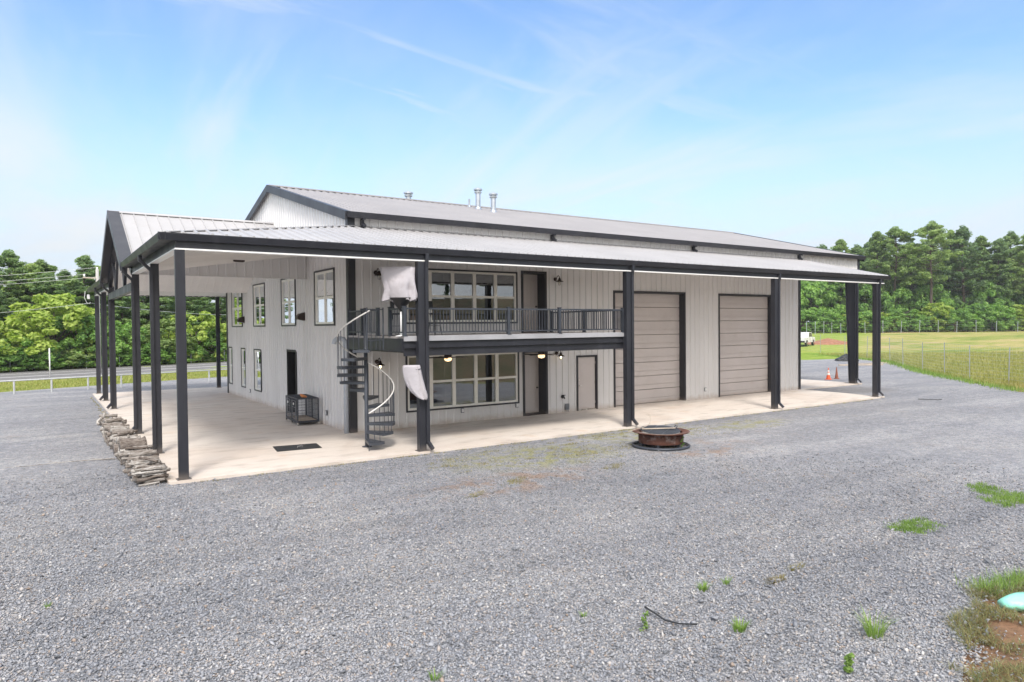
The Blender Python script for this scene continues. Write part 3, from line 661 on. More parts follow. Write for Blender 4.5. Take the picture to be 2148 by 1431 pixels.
# ---- windows
def pt(face, u, z, o): return (u, -o, z) if face == 'y' else (-o, u, z)
def fbox(mb, face, u0, u1, z0, z1, o0, o1):
    if face == 'y': mb.box(u0, u1, -o1, -o0, z0, z1)
    else: mb.box(-o1, -o0, u0, u1, z0, z1)
def frame_rect(mb, face, u0, u1, z0, z1, w, o0, o1, bottom=True):
    fbox(mb, face, u0-w, u0, z0-(w if bottom else 0), z1+w, o0, o1); fbox(mb, face, u1, u1+w, z0-(w if bottom else 0), z1+w, o0, o1)
    fbox(mb, face, u0, u1, z1, z1+w, o0, o1)
    if bottom: fbox(mb, face, u0, u1, z0-w, z0, o0, o1)
def window(face, r, units, ux=1, label=None):
    u0, u1, z0, z1 = r
    g = MB(); frame_rect(g, face, u0, u1, z0, z1,      .055, -.03, .044); win = g.build('window', 'trim', barn)
    if label: win['label'] = label
    g = MB(); fw = .075; i0, i1, j0, j1 = u0+fw, u1-fw, z0+fw, z1-fw
    frame_rect(g, face, i0, i1, j0, j1, fw-.002, -.05, .02); zm = (j0+j1)/2
    wn = (i1-i0-(units-1)*.13)/units
    cells = []
    for k in range(units):
        a = i0+k*(wn+.13); b = a+wn
        if k: fbox(g, face, a-.13, a, j0, j1, -.05, .018)
        fbox(g, face, a, b, zm-.04, zm+.04, -.045, .01)
        if ux == 2: mm = (a+b)/2; fbox(g, face, mm-.045, mm+.045, j0, zm-.04, -.045, .008); fbox(g, face, mm-.045, mm+.045, zm+.04, j1, -.045, .008); cells += [(a, mm-.045), (mm+.045, b)]
        else: cells.append((a, b))
    g.build('frame', 'winframe', win)
    for a, b in cells:
        g = MB(); g.quad(pt(face, a, j0, -.03), pt(face, b, j0, -.03), pt(face, b, zm-.04, -.03), pt(face, a, zm-.04, -.03)); g.quad(pt(face, a, zm+.04, -.025), pt(face, b, zm+.04, -.025), pt(face, b, j1, -.025), pt(face, a, j1, -.025))
        g.build('pane', 'pane', win)
    return win
window('y', big1, 5, label='wide ten-pane window under the balcony'); window('y', big2, 5, label='wide ten-pane window above the balcony floor')
for r in wu: window('x', r, 1, 2)
for r in wl: window('x', r, 1, 1)

# ---- doors
def reveal(name, face, r, d, trimw=.07, m='trim', parent=barn):
    u0, u1, z0, z1 = r; g = MB()
    frame_rect(g, face, u0, u1, z0, z1, trimw, -.02, .045, bottom=False)
    fbox(g, face, u0, u0+.03, z0+.002, z1, -d, .03); fbox(g, face, u1-.03, u1, z0+.002, z1, -d, .03); fbox(g, face, u0+.03, u1-.03, z1-.03, z1, -d, .03)
    return g.build(name, m, parent)
def entry(r, d, label):
    dr = reveal('door', 'y', r, d, .06); dr['label'] = label; u0, u1, z0, z1 = r
    a, b = u0+.032, u1-.032; top = z1-.032; y = d-.05
    g = MB(); g.box(a, b, y, y+.045, z0+.03, top)
    lf = g.build('door_leaf', 'taupe', dr); um = (a+b)/2
    g = MB(); w = b-a
    def arch(x0, x1, zz0, zz1, rise):
        n = 10; pts = [(x0, zz0), (x1, zz0)]+[(x1+(x0-x1)*i/n, zz1+rise*math.sin(math.pi*i/n)) for i in range(n+1)]
        for (p, q) in zip(pts, pts[1:]+pts[:1]):
            if (Vector(p)-Vector(q)).length > .001: g.bar((p[0], y-.004, p[1]), (q[0], y-.004, q[1]), .022, .014, (0, 1, 0))
    arch(a+.13, b-.13, z0+1.05, top-.28, .12); arch(a+.13, b-.13, z0+.22, z0+.88, 0)
    for k in range(1, 4): g.bar((a+.13+(w-.26)*k/4, y-.001, z0+1.06), (a+.13+(w-.26)*k/4, y-.001, top-.25), .012, .006, (0, 1, 0))
    g.build('door_panel', 'taupe', dr)
    g = MB(); g.lathe([(.03, 0), (.03, .02), (.012, .03), (.028, .06), (.02, .08)], (0, 0, 0), 12, True); g.v = [(b-.09+v[0], y-v[2], z0+1.0+v[1]) for v in g.v]; g.build('handle', 'bronze', dr, True)
    g = MB(); g.box(a, b, -.02, y+.04, z0+.003, z0+.028); g.build('threshold', 'bronze', dr)
entry(dr1, .5, 'taupe arched panel door deep in a black frame at ground level'); entry(dr2, .5, 'taupe arched panel door deep in a black frame on the balcony')
dr = reveal('door', 'y', gdr, .09, .045); dr['label'] = 'plain flush taupe service door beside the first garage door'
g = MB(); g.box(gdr[0]+.032, gdr[1]-.032, .03, .075, .05, gdr[3]-.032); g.build('door_leaf', 'taupe', dr)
for z in (.3, 1.1, 1.9):
    g = MB(); g.box(gdr[1]-.06, gdr[1]-.035, .005, .0295, z-.05, z+.05); g.build('hinge', 'chrome', dr)
g = MB(); g.tube([(gdr[0]+.1, .03, 1.0), (gdr[0]+.1, -.03, 1.0), (gdr[0]+.2, -.03, 1.0)], .013, 8); g.lathe([(.028, 0), (.028, .02)], (0, 0, 0), 12, True); g.v[-24:] = [(gdr[0]+.1+v[0], .028-v[2], 1.22+v[1]) for v in g.v[-24:]]; g.build('handle', 'chrome', dr, True)
g = MB(); g.box(gdr[0]+.03, gdr[1]-.03, -.03, .08, .005, .04); g.build('threshold', 'chrome', dr)
# black doorway on the gable wall
dr = reveal('door', 'x', ddr, .5, .06, 'black'); g = MB(); g.box(.45, .49, ddr[0]+.03, ddr[1]-.03, .02, ddr[3]-.03); g.build('door_leaf', 'black', dr); dr['label'] = 'narrow black doorway on the gable wall behind the dog crate'
def overhead(r, d, label):
    dr = reveal('garage_door', 'y', r, d, .055); dr['label'] = label; u0, u1, z0, z1 = r; n = 8; h = (z1-.03)/n
    g = MB()
    for k in range(n):
        a = k*h+.01; b = (k+1)*h-.004
        g.box(u0+.031, u1-.031, d-.035, d-.02, a, b); g.box(u0+.031, u1-.031, d-.06, d-.0351, a+.007, a+h*.33); g.box(u0+.031, u1-.031, d-.06, d-.0351, a+h*.33+.024, b-.008)
    g.build('door_section', 'taupe', dr)
    g = MB(); g.box(u0+.03, u1-.03, d-.075, d-.02, 0.001, .0095); g.build('bottom_seal', 'black', dr)
overhead(oh1, .32, 'taller taupe sectional garage door next to the service door'); overhead(oh2, .28, 'taupe sectional garage door near the far corner of the wall')

# ---- balcony
ZD = 3.15; DX0, DX1, DY = -.10, 8.2, -4.25
g = MB(); g.box(DX0, DX1, DY, -.06, 3.09, ZD); deck = g.build('balcony_floor', mat('grey_deck_board', (.40, .37, .36), .7, 0, .1, 2, (.3, 6, 1)), barn)
g = MB(); g.box(DX0-.02, DX1, DY-.035, DY-.001, 3.02, 3.165); g.build('fascia', mat('light_grey_trim', (.36, .36, .38), .4), deck)
def channel(mb, x0, x1, y0, z0, z1):   # C channel facing -y
    mb.box(x0, x1, y0, y0+.012, z0, z1); mb.box(x0, x1, y0-.05, y0-.0005, z0, z0+.014); mb.box(x0, x1, y0-.05, y0-.0005, z1-.014, z1)
g = MB(); channel(g, DX0, 8.12, DY+.03, 2.83, 3.015); channel(g, DX0, 8.12, DY+.05, 2.61, 2.825); g.build('balcony_beam', 'trim', barn)
g = MB(); g.box(DX0-.03, DX0+.03, DY+.07, -.08, 2.72, 3.085); g.box(DX0-.06, DX0-.031, DY+.07, -.9, 2.725, 2.745); g.build('balcony_beam', 'trim', barn)
g = MB(); g.box(8.06, 8.12, DY+.12, -.08, 2.72, 3.085); g.build('balcony_beam', 'trim', barn)
g = MB()
for k in range(1, 14): g.box(DX0+.6*k-.02, DX0+.6*k+.02, DY+.12, -.08, 2.88, 3.085)
g.build('joists', 'trim', barn)
g = MB(); liner(g, [(DX0+.04, DY+.12, 2.70), (8.05, DY+.12, 2.70), (8.05, -.05, 2.70), (DX0+.04, -.05, 2.70)], 0); g.build('balcony_soffit', 'trim', barn)
RT, RB = 3.93, 3.26
def railing(a, b, posts, gap=.105, label=None):
    a = Vector(a); b = Vector(b); d = (b-a).normalized(); ln = (b-a).length; g = MB()
    for z, h in ((RT-.02, .05), (RB, .035)): g.bar((a.x, a.y, z), (b.x, b.y, z), .05, h)
    n = int(ln/gap)
    for k in range(n+1):
        p = a+d*(ln*(k+.5)/(n+1)); g.bar((p.x, p.y, RB+.018), (p.x, p.y, RT-.045), .019, .019, (d.x, d.y, 0))
    r = g.build('railing', 'darkmetal', barn)
    for q in posts:
        p = a+d*q; g = MB(); g.box(p.x-.045, p.x+.045, p.y-.045, p.y+.045, ZD+.001, RT+.03); g.box(p.x-.055, p.x+.055, p.y-.055, p.y+.055, RT+.0305, RT+.05); g.box(p.x-.065, p.x+.065, p.y-.065, p.y+.065, ZD+.0005, ZD+.02)
        g.build('railing_post', 'darkmetal', r)
    return r
railing((DX0+.02, DY+.02, 0), (8.08, DY+.02, 0), (0, 3.40, 5.33, 8.02))
railing((8.08, DY+.1, 0), (8.08, -.1, 0), (2.1, 4.05))
railing((DX0+.02, DY+.1, 0), (DX0+.02, -3.35, 0), (.85,)); railing((DX0+.02, -2.45, 0), (DX0+.02, -.15, 0), (0, 1.2, 2.3))

# ------------------------------------------------------------------ things on and around the building
# spiral staircase
SP = Vector((-.62, -2.80, 0)); ST_R = .80
st = thing('spiral_staircase', 'dark steel spiral staircase with a pale curved handrail rising to the balcony', 'staircase', SP)
a0 = math.atan2(-F.y, -F.x)     # direction towards the yard
NT = 12; RISE = .2325; START = R(16)
g = MB(); g.lathe([(.055, 0), (.055, 3.95), (.0, 3.96)], (0, 0, 0), 14); g.lathe([(.14, 0.001), (.14, .012), (.06, .014)], (0, 0, 0), 16, True); g.build('centre_pole', 'darkmetal', st, True)
for k in range(NT):
    z = RISE*(k+1); b0 = a0+START+R(30)*k; b1 = b0+R(33); g = MB()
    pl = [(0.05*math.cos((b0+b1)/2), .05*math.sin((b0+b1)/2))]
    arc = [(ST_R*math.cos(b0+(b1-b0)*i/5), ST_R*math.sin(b0+(b1-b0)*i/5)) for i in range(6)]
    pts_ = [(.06*math.cos(b0-.9), .06*math.sin(b0-.9))]+arc+[(.06*math.cos(b1+.9), .06*math.sin(b1+.9))]
    g.slab([(x, y, z) for x, y in pts_], (0, 0, -.012))
    for (p, q) in zip(pts_, pts_[1:]):
        g.bar((p[0], p[1], z-.04), (q[0], q[1], z-.04), .008, .078)
    g.build('tread', 'darkmetal', st)
def hp(ang, z, r=ST_R-.02): return (r*math.cos(a0+ang), r*math.sin(a0+ang), z)
nb = 33
for i in range(nb):
    ang = START+R(365)*i/(nb-1); k = min(NT, int(math.degrees(ang-START)//30)+1); zt = .92+RISE*math.degrees(ang-START)/30+.12
    g = MB(); zb = RISE*k-.06 if i else 0.0; g.tube([hp(ang, zb), hp(ang, zt)], .0095, 6); g.build('baluster', 'darkmetal', st)
g = MB(); hr_ = [hp(START+R(365)*i/60, .92+.12+RISE*(365*i/60)/30) for i in range(61)]
g.tube(hr_, .021, 8); g.build('handrail', mat('pale_handrail', (.68, .66, .64), .35), st, True)
g = MB()       # small gate panel and post where the stair meets the balcony
for a_ in (R(15), R(50)): g.tube([hp(a_, 2.78), hp(a_, 3.95)], .02, 8)
g.tube([hp(R(15), 3.9), hp(R(50), 3.9)], .015, 6); g.tube([hp(R(15), 3.05), hp(R(50), 3.05)], .015, 6)
for a_ in (R(24), R(33), R(42)): g.tube([hp(a_, 2.79), hp(a_, 3.9)], .009, 6)
g.build('landing_rail', 'darkmetal', st)

# vent pipe at the corner
g = MB(); g.tube([(0, 0, 0), (0, 0, 2.85), (0, 0, 2.95), (-.05, .01, 3.03), (-.14, .01, 3.06), (-.27, .02, 3.05), (-.35, .02, 2.99), (-.37, .02, 2.88)], .075, 14); g.tube([(0, 0, 1.1), (0, 0, 1.14)], .085, 14)
tag(g.build('vent_pipe', 'pvc', None, True, (-.15, .02, 0)), 'pale grey vertical pipe with a bent hood at the near corner of the barn', 'pipe')

# covered fixture on the balcony corner
def loft(mb, secs, n=36, wr=.03, seed=0, closed_top=True):
    vs = []
    for k, (cx_, cy_, cz_, hw, hd, ang) in enumerate(secs):
        for j in range(n):
            a = 2*math.pi*j/n; c, s_ = math.cos(a), math.sin(a); e = .45
            x = hw*math.copysign(abs(c)**e, c); y = hd*math.copysign(abs(s_)**e, s_)
            f = (k/len(secs)); w = wr*(.3+f)*(noise.noise(Vector((j*.75+seed, k*.22, seed)))*1.6+.9*math.sin(j*1.05+k*.12+seed)*f)
            x *= 1+w/max(hw, .1); y *= 1+w/max(hd, .05)*.7
            vs.append((cx_+x*math.cos(ang)-y*math.sin(ang), cy_+x*math.sin(ang)+y*math.cos(ang), cz_+wr*.5*math.sin(j*1.3+seed)*f))
    fs = [(i*n+j, i*n+(j+1) % n, (i+1)*n+(j+1) % n, (i+1)*n+j) for i in range(len(secs)-1) for j in range(n)]
    if closed_top: fs.append(tuple(range(n))[::-1])
    mb.add(vs, fs)
ra = math.atan2(Rv.y, Rv.x)
fxp = thing('covered_heater', 'white sheet tied over a dark cone-shaped fixture on a thin pole at the balcony corner', 'covered fixture', (-.12, -3.98, ZD))
g = MB(); secs = []
for i in range(12):
    t_ = i/11; off = (-.02+.07*t_)
    secs.append((off*math.cos(ra), off*math.sin(ra), 1.90-.92*t_, .48-.09*t_, .17+.07*math.sin(t_*3), ra))
loft(g, secs, wr=.07, seed=3); g.build('cloth_cover', 'cloth', fxp, True)
g = MB(); g.lathe([(.335, 1.06), (.30, 1.02), (.17, .86), (.04, .72), (.03, .68)], (.05, -.03, 0), 20, True); g.build('cone', 'black', fxp, True)
g = MB(); g.tube([(.05, -.03, 0), (.05, -.03, .72)], .03, 10); g.lathe([(.16, .001), (.16, .02), (.03, .04)], (.05, -.03, 0), 16, True); g.build('pole', 'white', fxp, True)
g = MB(); c0 = Vector((.16, -.22, 1.58))
for i in range(9):
    a = i*.7; e = c0+Vector((math.cos(ra)*math.cos(a), math.sin(ra)*math.cos(a), math.sin(a)))*(.13+.05*random.random())+Vector((-F.x, -F.y, 0))*.02; mm = (c0+e)/2-Vector((F.x, F.y, 0))*.05; g.tube([c0, mm, e], [.02, .012, .005], 6)
g.lathe([(.0, -.05), (.045, -.02), (.045, .04), (.0, .09)], c0, 10); g.build('tie_cord', 'black', fxp, True)
cv2 = MB(); secs = []
prof2 = [(0, .22, -.22), (.06, .235, -.22), (.2, .24, -.20), (.4, .24, -.165), (.6, .225, -.11), (.75, .19, -.05), (.88, .13, .03), (.96, .075, .09), (1, .03, .14)]
for t_, hw, off in prof2: secs.append((off*math.cos(ra), off*math.sin(ra), 2.37-.93*t_, hw, .13-.05*t_, ra))
loft(cv2, secs, wr=.05, seed=11); tvc = cv2.build('screen_cover', 'cloth', None, True, (.22, -4.52, 0))
tag(tvc, 'white cloth cover slung from the porch post below the balcony', 'cloth cover')
g = MB(); g.tube([(-.44*math.cos(ra)-.0, -.44*math.sin(ra), 2.27), (-.2*math.cos(ra), -.2*math.sin(ra)-.14, 2.25), (.02*math.cos(ra), .02*math.sin(ra)-.12, 2.28)], .009, 6); g.build('draw_cord', 'black', tvc, True)

# bar stool behind the balcony rail
def stool(loc, label, rz):
    s_ = thing('bar_stool', label, 'stool', loc, rz, 'black metal stools on the balcony')
    g = MB(); g.lathe([(0, .62), (.17, .62), (.175, .65), (.15, .67), (0, .67)], (0, 0, 0), 18); g.build('seat', 'black', s_, True)
    g = MB(); 
    for i in range(7):
        a = R(60)+R(60)*i/6; b_ = R(60)+R(60)*(i+1)/6
        if i < 6: g.slab([(.17*math.cos(a), .17*math.sin(a), .82), (.17*math.cos(b_), .17*math.sin(b_), .82), (.19*math.cos(b_), .19*math.sin(b_), 1.02), (.19*math.cos(a), .19*math.sin(a), 1.02)], (0, .015, 0))
    g.tube([(.1, .15, .64), (.11, .17, .84)], .01, 6); g.tube([(-.1, .15, .64), (-.11, .17, .84)], .01, 6); g.build('backrest', 'black', s_)
    for a in range(4):
        an = R(45+90*a); g = MB(); g.tube([(.12*math.cos(an), .12*math.sin(an), .62), (.21*math.cos(an), .21*math.sin(an), 0)], .012, 6); g.build('leg', 'black', s_)
    g = MB(); g.lathe([(.165, .28), (.175, .28), (.175, .295), (.165, .295), (.165, .28)], (0, 0, 0), 16); g.build('footrest', 'black', s_)
    return s_
stool((.45, -2.6, ZD), 'black round-back stool behind the balcony rail beside the covered fixture', .5)
stool((1.5, -3.0, ZD), 'black stool partly hidden behind the porch post on the balcony', 1.8)

# wall lamps
def sconce(label, loc, lit):
    s_ = thing('wall_lamp', label, 'wall lamp', loc, 0, 'barn style wall lamps on the front wall')
    g = MB(); g.lathe([(.075, 0), (.075, .02), (.03, .035)], (0, 0, 0), 16, True); g.v = [(v[0], -v[2]-.03, v[1]) for v in g.v]; g.build('wall_plate', 'bronze', s_, True)
    g = MB(); g.tube([(0, -.05, 0), (0, -.12, .02), (.0, -.17, .10), (0, -.24, .13), (0, -.30, .08), (0, -.31, -.0)], .014, 8); g.build('arm', 'bronze', s_, True)
    g = MB(); g.lathe([(.03, .04), (.045, 0), (.06, -.05), (.155, -.10), (.155, -.11), (.05, -.06), (.03, .0)], (0, -.31, 0), 20); g.build('lamp_shade', 'bronze', s_, True)
    g = MB(); g.lathe([(.045, -.07), (.06, -.11), (.062, -.20), (.045, -.25), (0, -.26)], (0, -.31, 0), 16); g.build('glass_jar', 'clear', s_, True)
    g = MB(); g.lathe([(0.012, -.08), (.03, -.13), (.03, -.16), (0, -.19)], (0, -.31, 0), 12); g.build('bulb', 'bulb' if lit else 'unlit', s_, True)
sconce('unlit bronze barn lamp on the upper wall between door and garage door', (8.33, 0, 5.2), False)
sconce('unlit bronze barn lamp on the upper wall near the barn corner', (.90, 0, 5.2), False)
sconce('lit bronze barn lamp under the balcony right of the entry door', (8.37, 0, 2.33), True)
sconce('lit bronze barn lamp behind the spiral stair under the balcony', (.90, 0, 2.27), True)
for (y, lab) in ((4.56, 'dark domed wall light between the two nearest upper gable windows'), (8.9, None), (13.85, 'dark domed wall light left of the third upper gable window')):
    if not lab: continue
    g = MB(); prof = [(-.06, -.16), (-.30, -.12), (-.33, -.02), (-.22, .10), (-.03, .15), (-.03, -.16)]
    g.slab([(x, -.14, z) for x, z in prof], (0, .28, 0)); w_ = thing('wall_light', lab, 'wall light', (0, y, 3.84), 0, 'dark domed lights on the gable wall')
    g.build('housing', 'bronze', w_); g = MB(); g.quad((-.29, -.1, -.124), (-.08, -.1, -.165), (-.08, .1, -.165), (-.29, .1, -.124)); g.build('lens', 'white', w_)
# ceiling fans under the balcony
def fan(loc, rz, label):
    f_ = thing('ceiling_fan', label, 'ceiling fan', loc, rz, 'ceiling fans under the balcony')
    g = MB(); g.lathe([(.06, .30), (.06, .24), (.02, .22), (.02, .14), (.11, .12), (.13, .06), (.11, .0), (.05, -.01)], (0, 0, 0), 20, True); g.build('motor', 'bronze', f_, True)
    for k in range(5):
        a = 2*math.pi*k/5; c, s_ = math.cos(a), math.sin(a); g = MB()
        g.slab([(.12*c-.03*s_, .12*s_+.03*c, .0), (.12*c+.03*s_, .12*s_-.03*c, .01), (.66*c+.07*s_, .66*s_-.07*c, .02), (.66*c-.07*s_, .66*s_+.07*c, -.01)], (0, 0, .01)); g.build('blade', M['bronze'], f_)
    g = MB(); g.lathe([(.10, 0), (.125, -.04), (.10, -.10), (.0, -.125)], (0, 0, 0), 20); g.build('light_globe', 'globe', f_, True)
fan((2.65, -1.7, 2.40), .3, 'bronze ceiling fan with lit globe in front of the lower window'); fan((6.15, -2.05, 2.40), .9, 'bronze ceiling fan with lit globe in front of the ground floor entry door')
g = MB(); g.box(-.6, .6, -.06, .06, -.05, 0); g_ = g.build('tube_light', 'tube', None, False, (5.2, 3.2, 2.6)); tag(g_, 'warm lit tube light seen through the lower window', 'ceiling light')

# small wall fittings
def outlet(loc, face, label, m='greyplastic'):
    o = thing('outlet_box', label, 'outlet', loc, 0 if face == 'y' else -math.pi/2, 'grey outlet boxes low on the walls')
    g = MB(); g.box(-.06, .06, -.075, -.03, -.085, .085); g.build('housing', m, o)
    g = MB(); g.box(-.04, .05, -.085, -.0755, -.06, .06); g.build('cover', 'white', o)
outlet((4.12, 0, .42), 'y', 'grey outlet box under the middle of the lower window'); outlet((6.47, 0, .44), 'y', 'grey outlet box beside the entry door, under the window corner')
outlet((16.93, 0, .42), 'y', 'grey outlet box between the two garage doors'); outlet((0, 12.75, .45), 'x', 'grey outlet box between the low gable windows'); outlet((0, 2.2, .44), 'x', 'grey outlet box right of the dog crate')
hb = thing('hose_bib', 'black garden tap with hose guide on the wall beside the service door', 'tap', (8.65, 0, .62))
g = MB(); g.lathe([(.075, 0), (.075, .03), (.02, .05)], (0, 0, 0), 14, True); g.v = [(v[0], -v[2]-.03, v[1]) for v in g.v]; g.tube([(0, -.05, 0), (0, -.14, 0), (0, -.17, -.08)], .022, 8); g.build('spout', 'black', hb, True)
g = MB(); g.lathe([(.05, 0), (.06, .012), (.05, .024)], (0, 0, 0), 12, True); g.v = [(v[0]+.02, -.12-v[1], v[2]+.05) for v in g.v]; g.build('tap_handle', 'black', hb, True)
vt = thing('wall_vent', 'small grey louvred vent low on the wall beside the service door', 'vent', (8.86, 0, .21))
g = MB(); g.box(-.10, .10, -.07, -.03, -.12, .12); 
for k in range(4): g.slab([(-.085, -.071, .09-.055*k), (.085, -.071, .09-.055*k), (.085, -.10, .055-.055*k), (-.085, -.10, .055-.055*k)], (0, 0, -.006))
g.build('louvres', 'greyplastic', vt)
g = MB(); g.box(-.17, .17, -.05, .05, -.05, .0); g.box(-.14, .14, -.035, .035, -.065, -.0505); tag(g.build('soffit_light', 'bronze', None, False, (-2.95, 1.9, 5.60)), 'black rectangular light on the porch ceiling near the gable wall', 'ceiling light')

# access plate in the slab
pl_ = thing('floor_plate', 'dark rectangular plate lying on the porch slab near the spiral stair', 'floor plate', (-2.27, -1.72, 0), R(-8))
g = MB(); g.slab([(-.62, -.45, .004), (.60, -.42, .004), (.60, .42, .004), (-.62, .45, .004)], (0, 0, .012)); g.build('plate', 'rubber', pl_)
g = MB(); g.tube([(-.02, -.09, .016), (-.02, -.09, .05), (.13, -.05, .05), (.13, -.05, .016)], .008, 6); g.build('handle', 'chrome', pl_)

# dog crate
cr = thing('dog_crate', 'black wire dog crate on casters against the gable wall', 'dog crate', (-.50, 3.48, 0), R(-3))
X0, X1, Y0, Y1, Z0, Z1 = -.36, .36, -.82, .82, .13, .93
g = MB()
for x in (X0, X1):
    for y in (Y0, 0, Y1): g.bar((x, y, Z0), (x, y, Z1), .035, .035)
for z in (Z0+.02, Z1):
    for x in (X0, X1): g.bar((x, Y0, z), (x, Y1, z), .03, .03)
    for y in (Y0, 0, Y1): g.bar((X0, y, z), (X1, y, z), .03, .03)
g.box(X0-.02, X1+.02, Y0-.02, Y1+.02, Z0-.03, Z0+.0); g.build('crate_frame', 'darkmetal', cr)
g = MB()
def meshside(p, u, v, nu, nv):
    p = Vector(p); u = Vector(u); v = Vector(v)
    for i in range(1, nu): a = p+u*i/nu; g.tube([a, a+v], .0035, 4, False)
    for j in range(1, nv): a = p+v*j/nv; g.tube([a, a+u], .004, 4, False)
for x in (X0, X1): meshside((x, Y0, Z0), (0, Y1-Y0, 0), (0, 0, Z1-Z0), 34, 4)
for y in (Y0, Y1): meshside((X0, y, Z0), (X1-X0, 0, 0), (0, 0, Z1-Z0), 16, 4)
meshside((X0, 0, Z0), (X1-X0, 0, 0), (0, 0, Z1-Z0), 12, 4)
meshside((X0, Y0, Z1+.01), (X1-X0, 0, 0), (0, Y1-Y0, 0), 16, 34); g.build('wire_mesh', 'darkmetal', cr)
for s_ in (-1, 1):
    g = MB(); yc = s_*.41; x = X0-.03
    frame = [(x, yc-.25, Z0+.10), (x, yc+.25, Z0+.10), (x, yc+.25, Z1-.08), (x, yc-.25, Z1-.08), (x, yc-.25, Z0+.10)]; g.tube(frame, .010, 6)
    for z in (.38, .62): g.tube([(x, yc-.25, z), (x, yc+.25, z)], .008, 6)
    d_ = g.build('crate_door', 'greyplastic', cr); g = MB(); g.box(x-.03, x-.005, yc-.05, yc+.0, .70, .78); g.build('latch', 'white', d_)
g = MB(); g.box(X0+.03, X1-.03, Y0+.03, Y1-.03, Z0+.005, Z0+.03); g.build('tray', mat('crate_tray_tan', (.42, .33, .25), .7, 0, .3, 9, (.2, 3, 1)), cr)
g = MB()
for k in range(16): y = Y0+.06+(.78-.06)*k/16; g.box(X0+.06, X1-.06, y, y+.022, Z0+.031, Z0+.045)
g.build('slatted_mat', 'paleboard', cr)
for x in (X0, X1):
    for y in (Y0, 0, Y1):
        c_ = MB(); c_.tube([(x-.02, y, .045), (x+.02, y, .045)], .045, 14); c_.box(x-.028, x+.028, y-.01, y+.02, .05, Z0-.03); c_.build('caster', 'chrome', cr)
g = MB(); g.lathe([(.06, 0), (.10, .02), (.14, .07), (.13, .07), (.09, .025), (0, .012)], (0, 0, 0), 20); bowl = g.build('bowl', 'copper', None, True, (-.62, 3.0, .955)); bowl.rotation_euler = (.25, .35, 0)
tag(bowl, 'copper coloured bowl lying on top of the dog crate', 'bowl')

# ------------------------------------------------------------------ firewood
def log_mesh(L_, r, seed, bend=.03, n=10, knob=True, split=False):
    k = 9; g = MB(); pts_ = []; rs = []
    for i in range(k):
        t_ = i/(k-1); pts_.append((L_*(t_-.5), bend*noise.noise(Vector((t_*2.2, seed, 1))), bend*noise.noise(Vector((t_*2.2, seed, 5)))))
        rs.append(r*(.95+.30*noise.noise(Vector((t_*3, seed, 9)))+(.08 if i in (0, k-1) else 0)))
    g.tube(pts_, rs, n)
    g.v = [(x, y*(1+.13*noise.noise(Vector((x*9, y/r*1.4, z/r*1.4+seed)))), z*(1+.13*noise.noise(Vector((x*9+9, y/r*1.4, z/r*1.4+seed)))) ) for x, y, z in g.v]
    if knob:
        x = L_*(random.random()-.5)*.7; a = random.random()*6.28; g.tube([(x, 0, 0), (x+.04, r*1.7*math.cos(a), r*1.7*math.sin(a))], [r*.4, r*.22], 6)
    return g
def fwlog(L_, r, p, rz, tilt, label, seed, group='firewood logs stacked along the slab edge', **kw):
    o = log_mesh(L_, r, seed, **kw).build('firewood_log', 'log', None, True, p); o.rotation_euler = (random.random()*6, tilt, rz); return tag(o, label, 'log', group)
seed = 0
sections = [(-4.3, -2.9, .036, .40, 'thin weathered stick in the firewood end beside the corner post'),
            (-2.9, -1.25, .048, .44, 'weathered branch log stacked between corner post and second post'),
            (1.05, 3.3, .070, .44, 'grey firewood log stacked beside the third porch post'),
            (3.3, 6.3, .075, .46, 'grey firewood log in the far end of the firewood row')]
for (ya, yb, r, hh, lab) in sections:
    y = ya
    while y < yb:
        z = -.06+r; lay = 0
        while z < hh*(.75+.35*noise.noise(Vector((y*2, 3, 0)))+.1):
            seed += 1; rr = r*(.55+.55*random.random()); Ln = .40+.30*random.random()
            fwlog(Ln, rr, (-6.30+.16*(random.random()-.5), y+.5*r*(random.random()-.5)+(r*1.1 if lay % 2 else 0), z), random.gauss(0, .13), .18*(random.random()-.5), ('lowest ' if lay == 0 else 'topmost ' if z+r*1.75 > hh*.75 else '')+lab, seed, bend=.015+.03*random.random())
            z += r*1.8; lay += 1
        y += r*2.45
fwlog(.62, .20, (-6.30, -.55, .33), .05, .02, 'thickest barkless log lying on top of the firewood row', 901, knob=False, n=16, bend=.02)
fwlog(.60, .18, (-6.33, -.15, .10), .0, .0, 'thick log under the thickest log of the row', 902, knob=False, n=14)
fwlog(.58, .19, (-6.28, -.98, .11), .1, .0, 'thick log on the ground in front of the thickest log', 903, knob=False, n=14)
fwlog(.55, .16, (-6.40, .42, .10), .15, .05, 'stout log leaning behind the thickest log', 904, n=12)
fwlog(.58, .13, (-6.28, .75, .28), -.1, .05, 'medium round log on the slope of the firewood row', 905, n=12)
fwlog(.62, .033, (-6.28, -3.55, .40), R(-62), .06, 'pale bare stick lying diagonally across the near firewood', 906, bend=.01)
fwlog(.75, .045, (-6.62, 5.3, .48), R(70), -.5, 'forked branch sticking up at the far end of the firewood', 907, bend=.12)
for i, (x, y, rz, tl) in enumerate(((-6.62, .9, .4, .9), (-6.66, 1.6, 1.2, 1.1), (-6.7, 2.4, .2, 1.2), (-6.66, -1.2, .5, .9), (-6.68, 3.4, .3, 1.2))):
    fwlog(.38, .045, (x, y, .09), rz, tl, 'short log leaning on end against the outer side of the row', 920+i, 'short logs leaning against the row')
g = MB(); g.slab([(-.04, 0, 0), (.09, .0, 0), (.05, 0, .17)], (0, .3, 0)); w_ = g.build('split_log', 'cutwood', None, False, (-5.98, -.92, .0)); tag(w_, 'pale split wedge of wood standing by the second porch post', 'log')
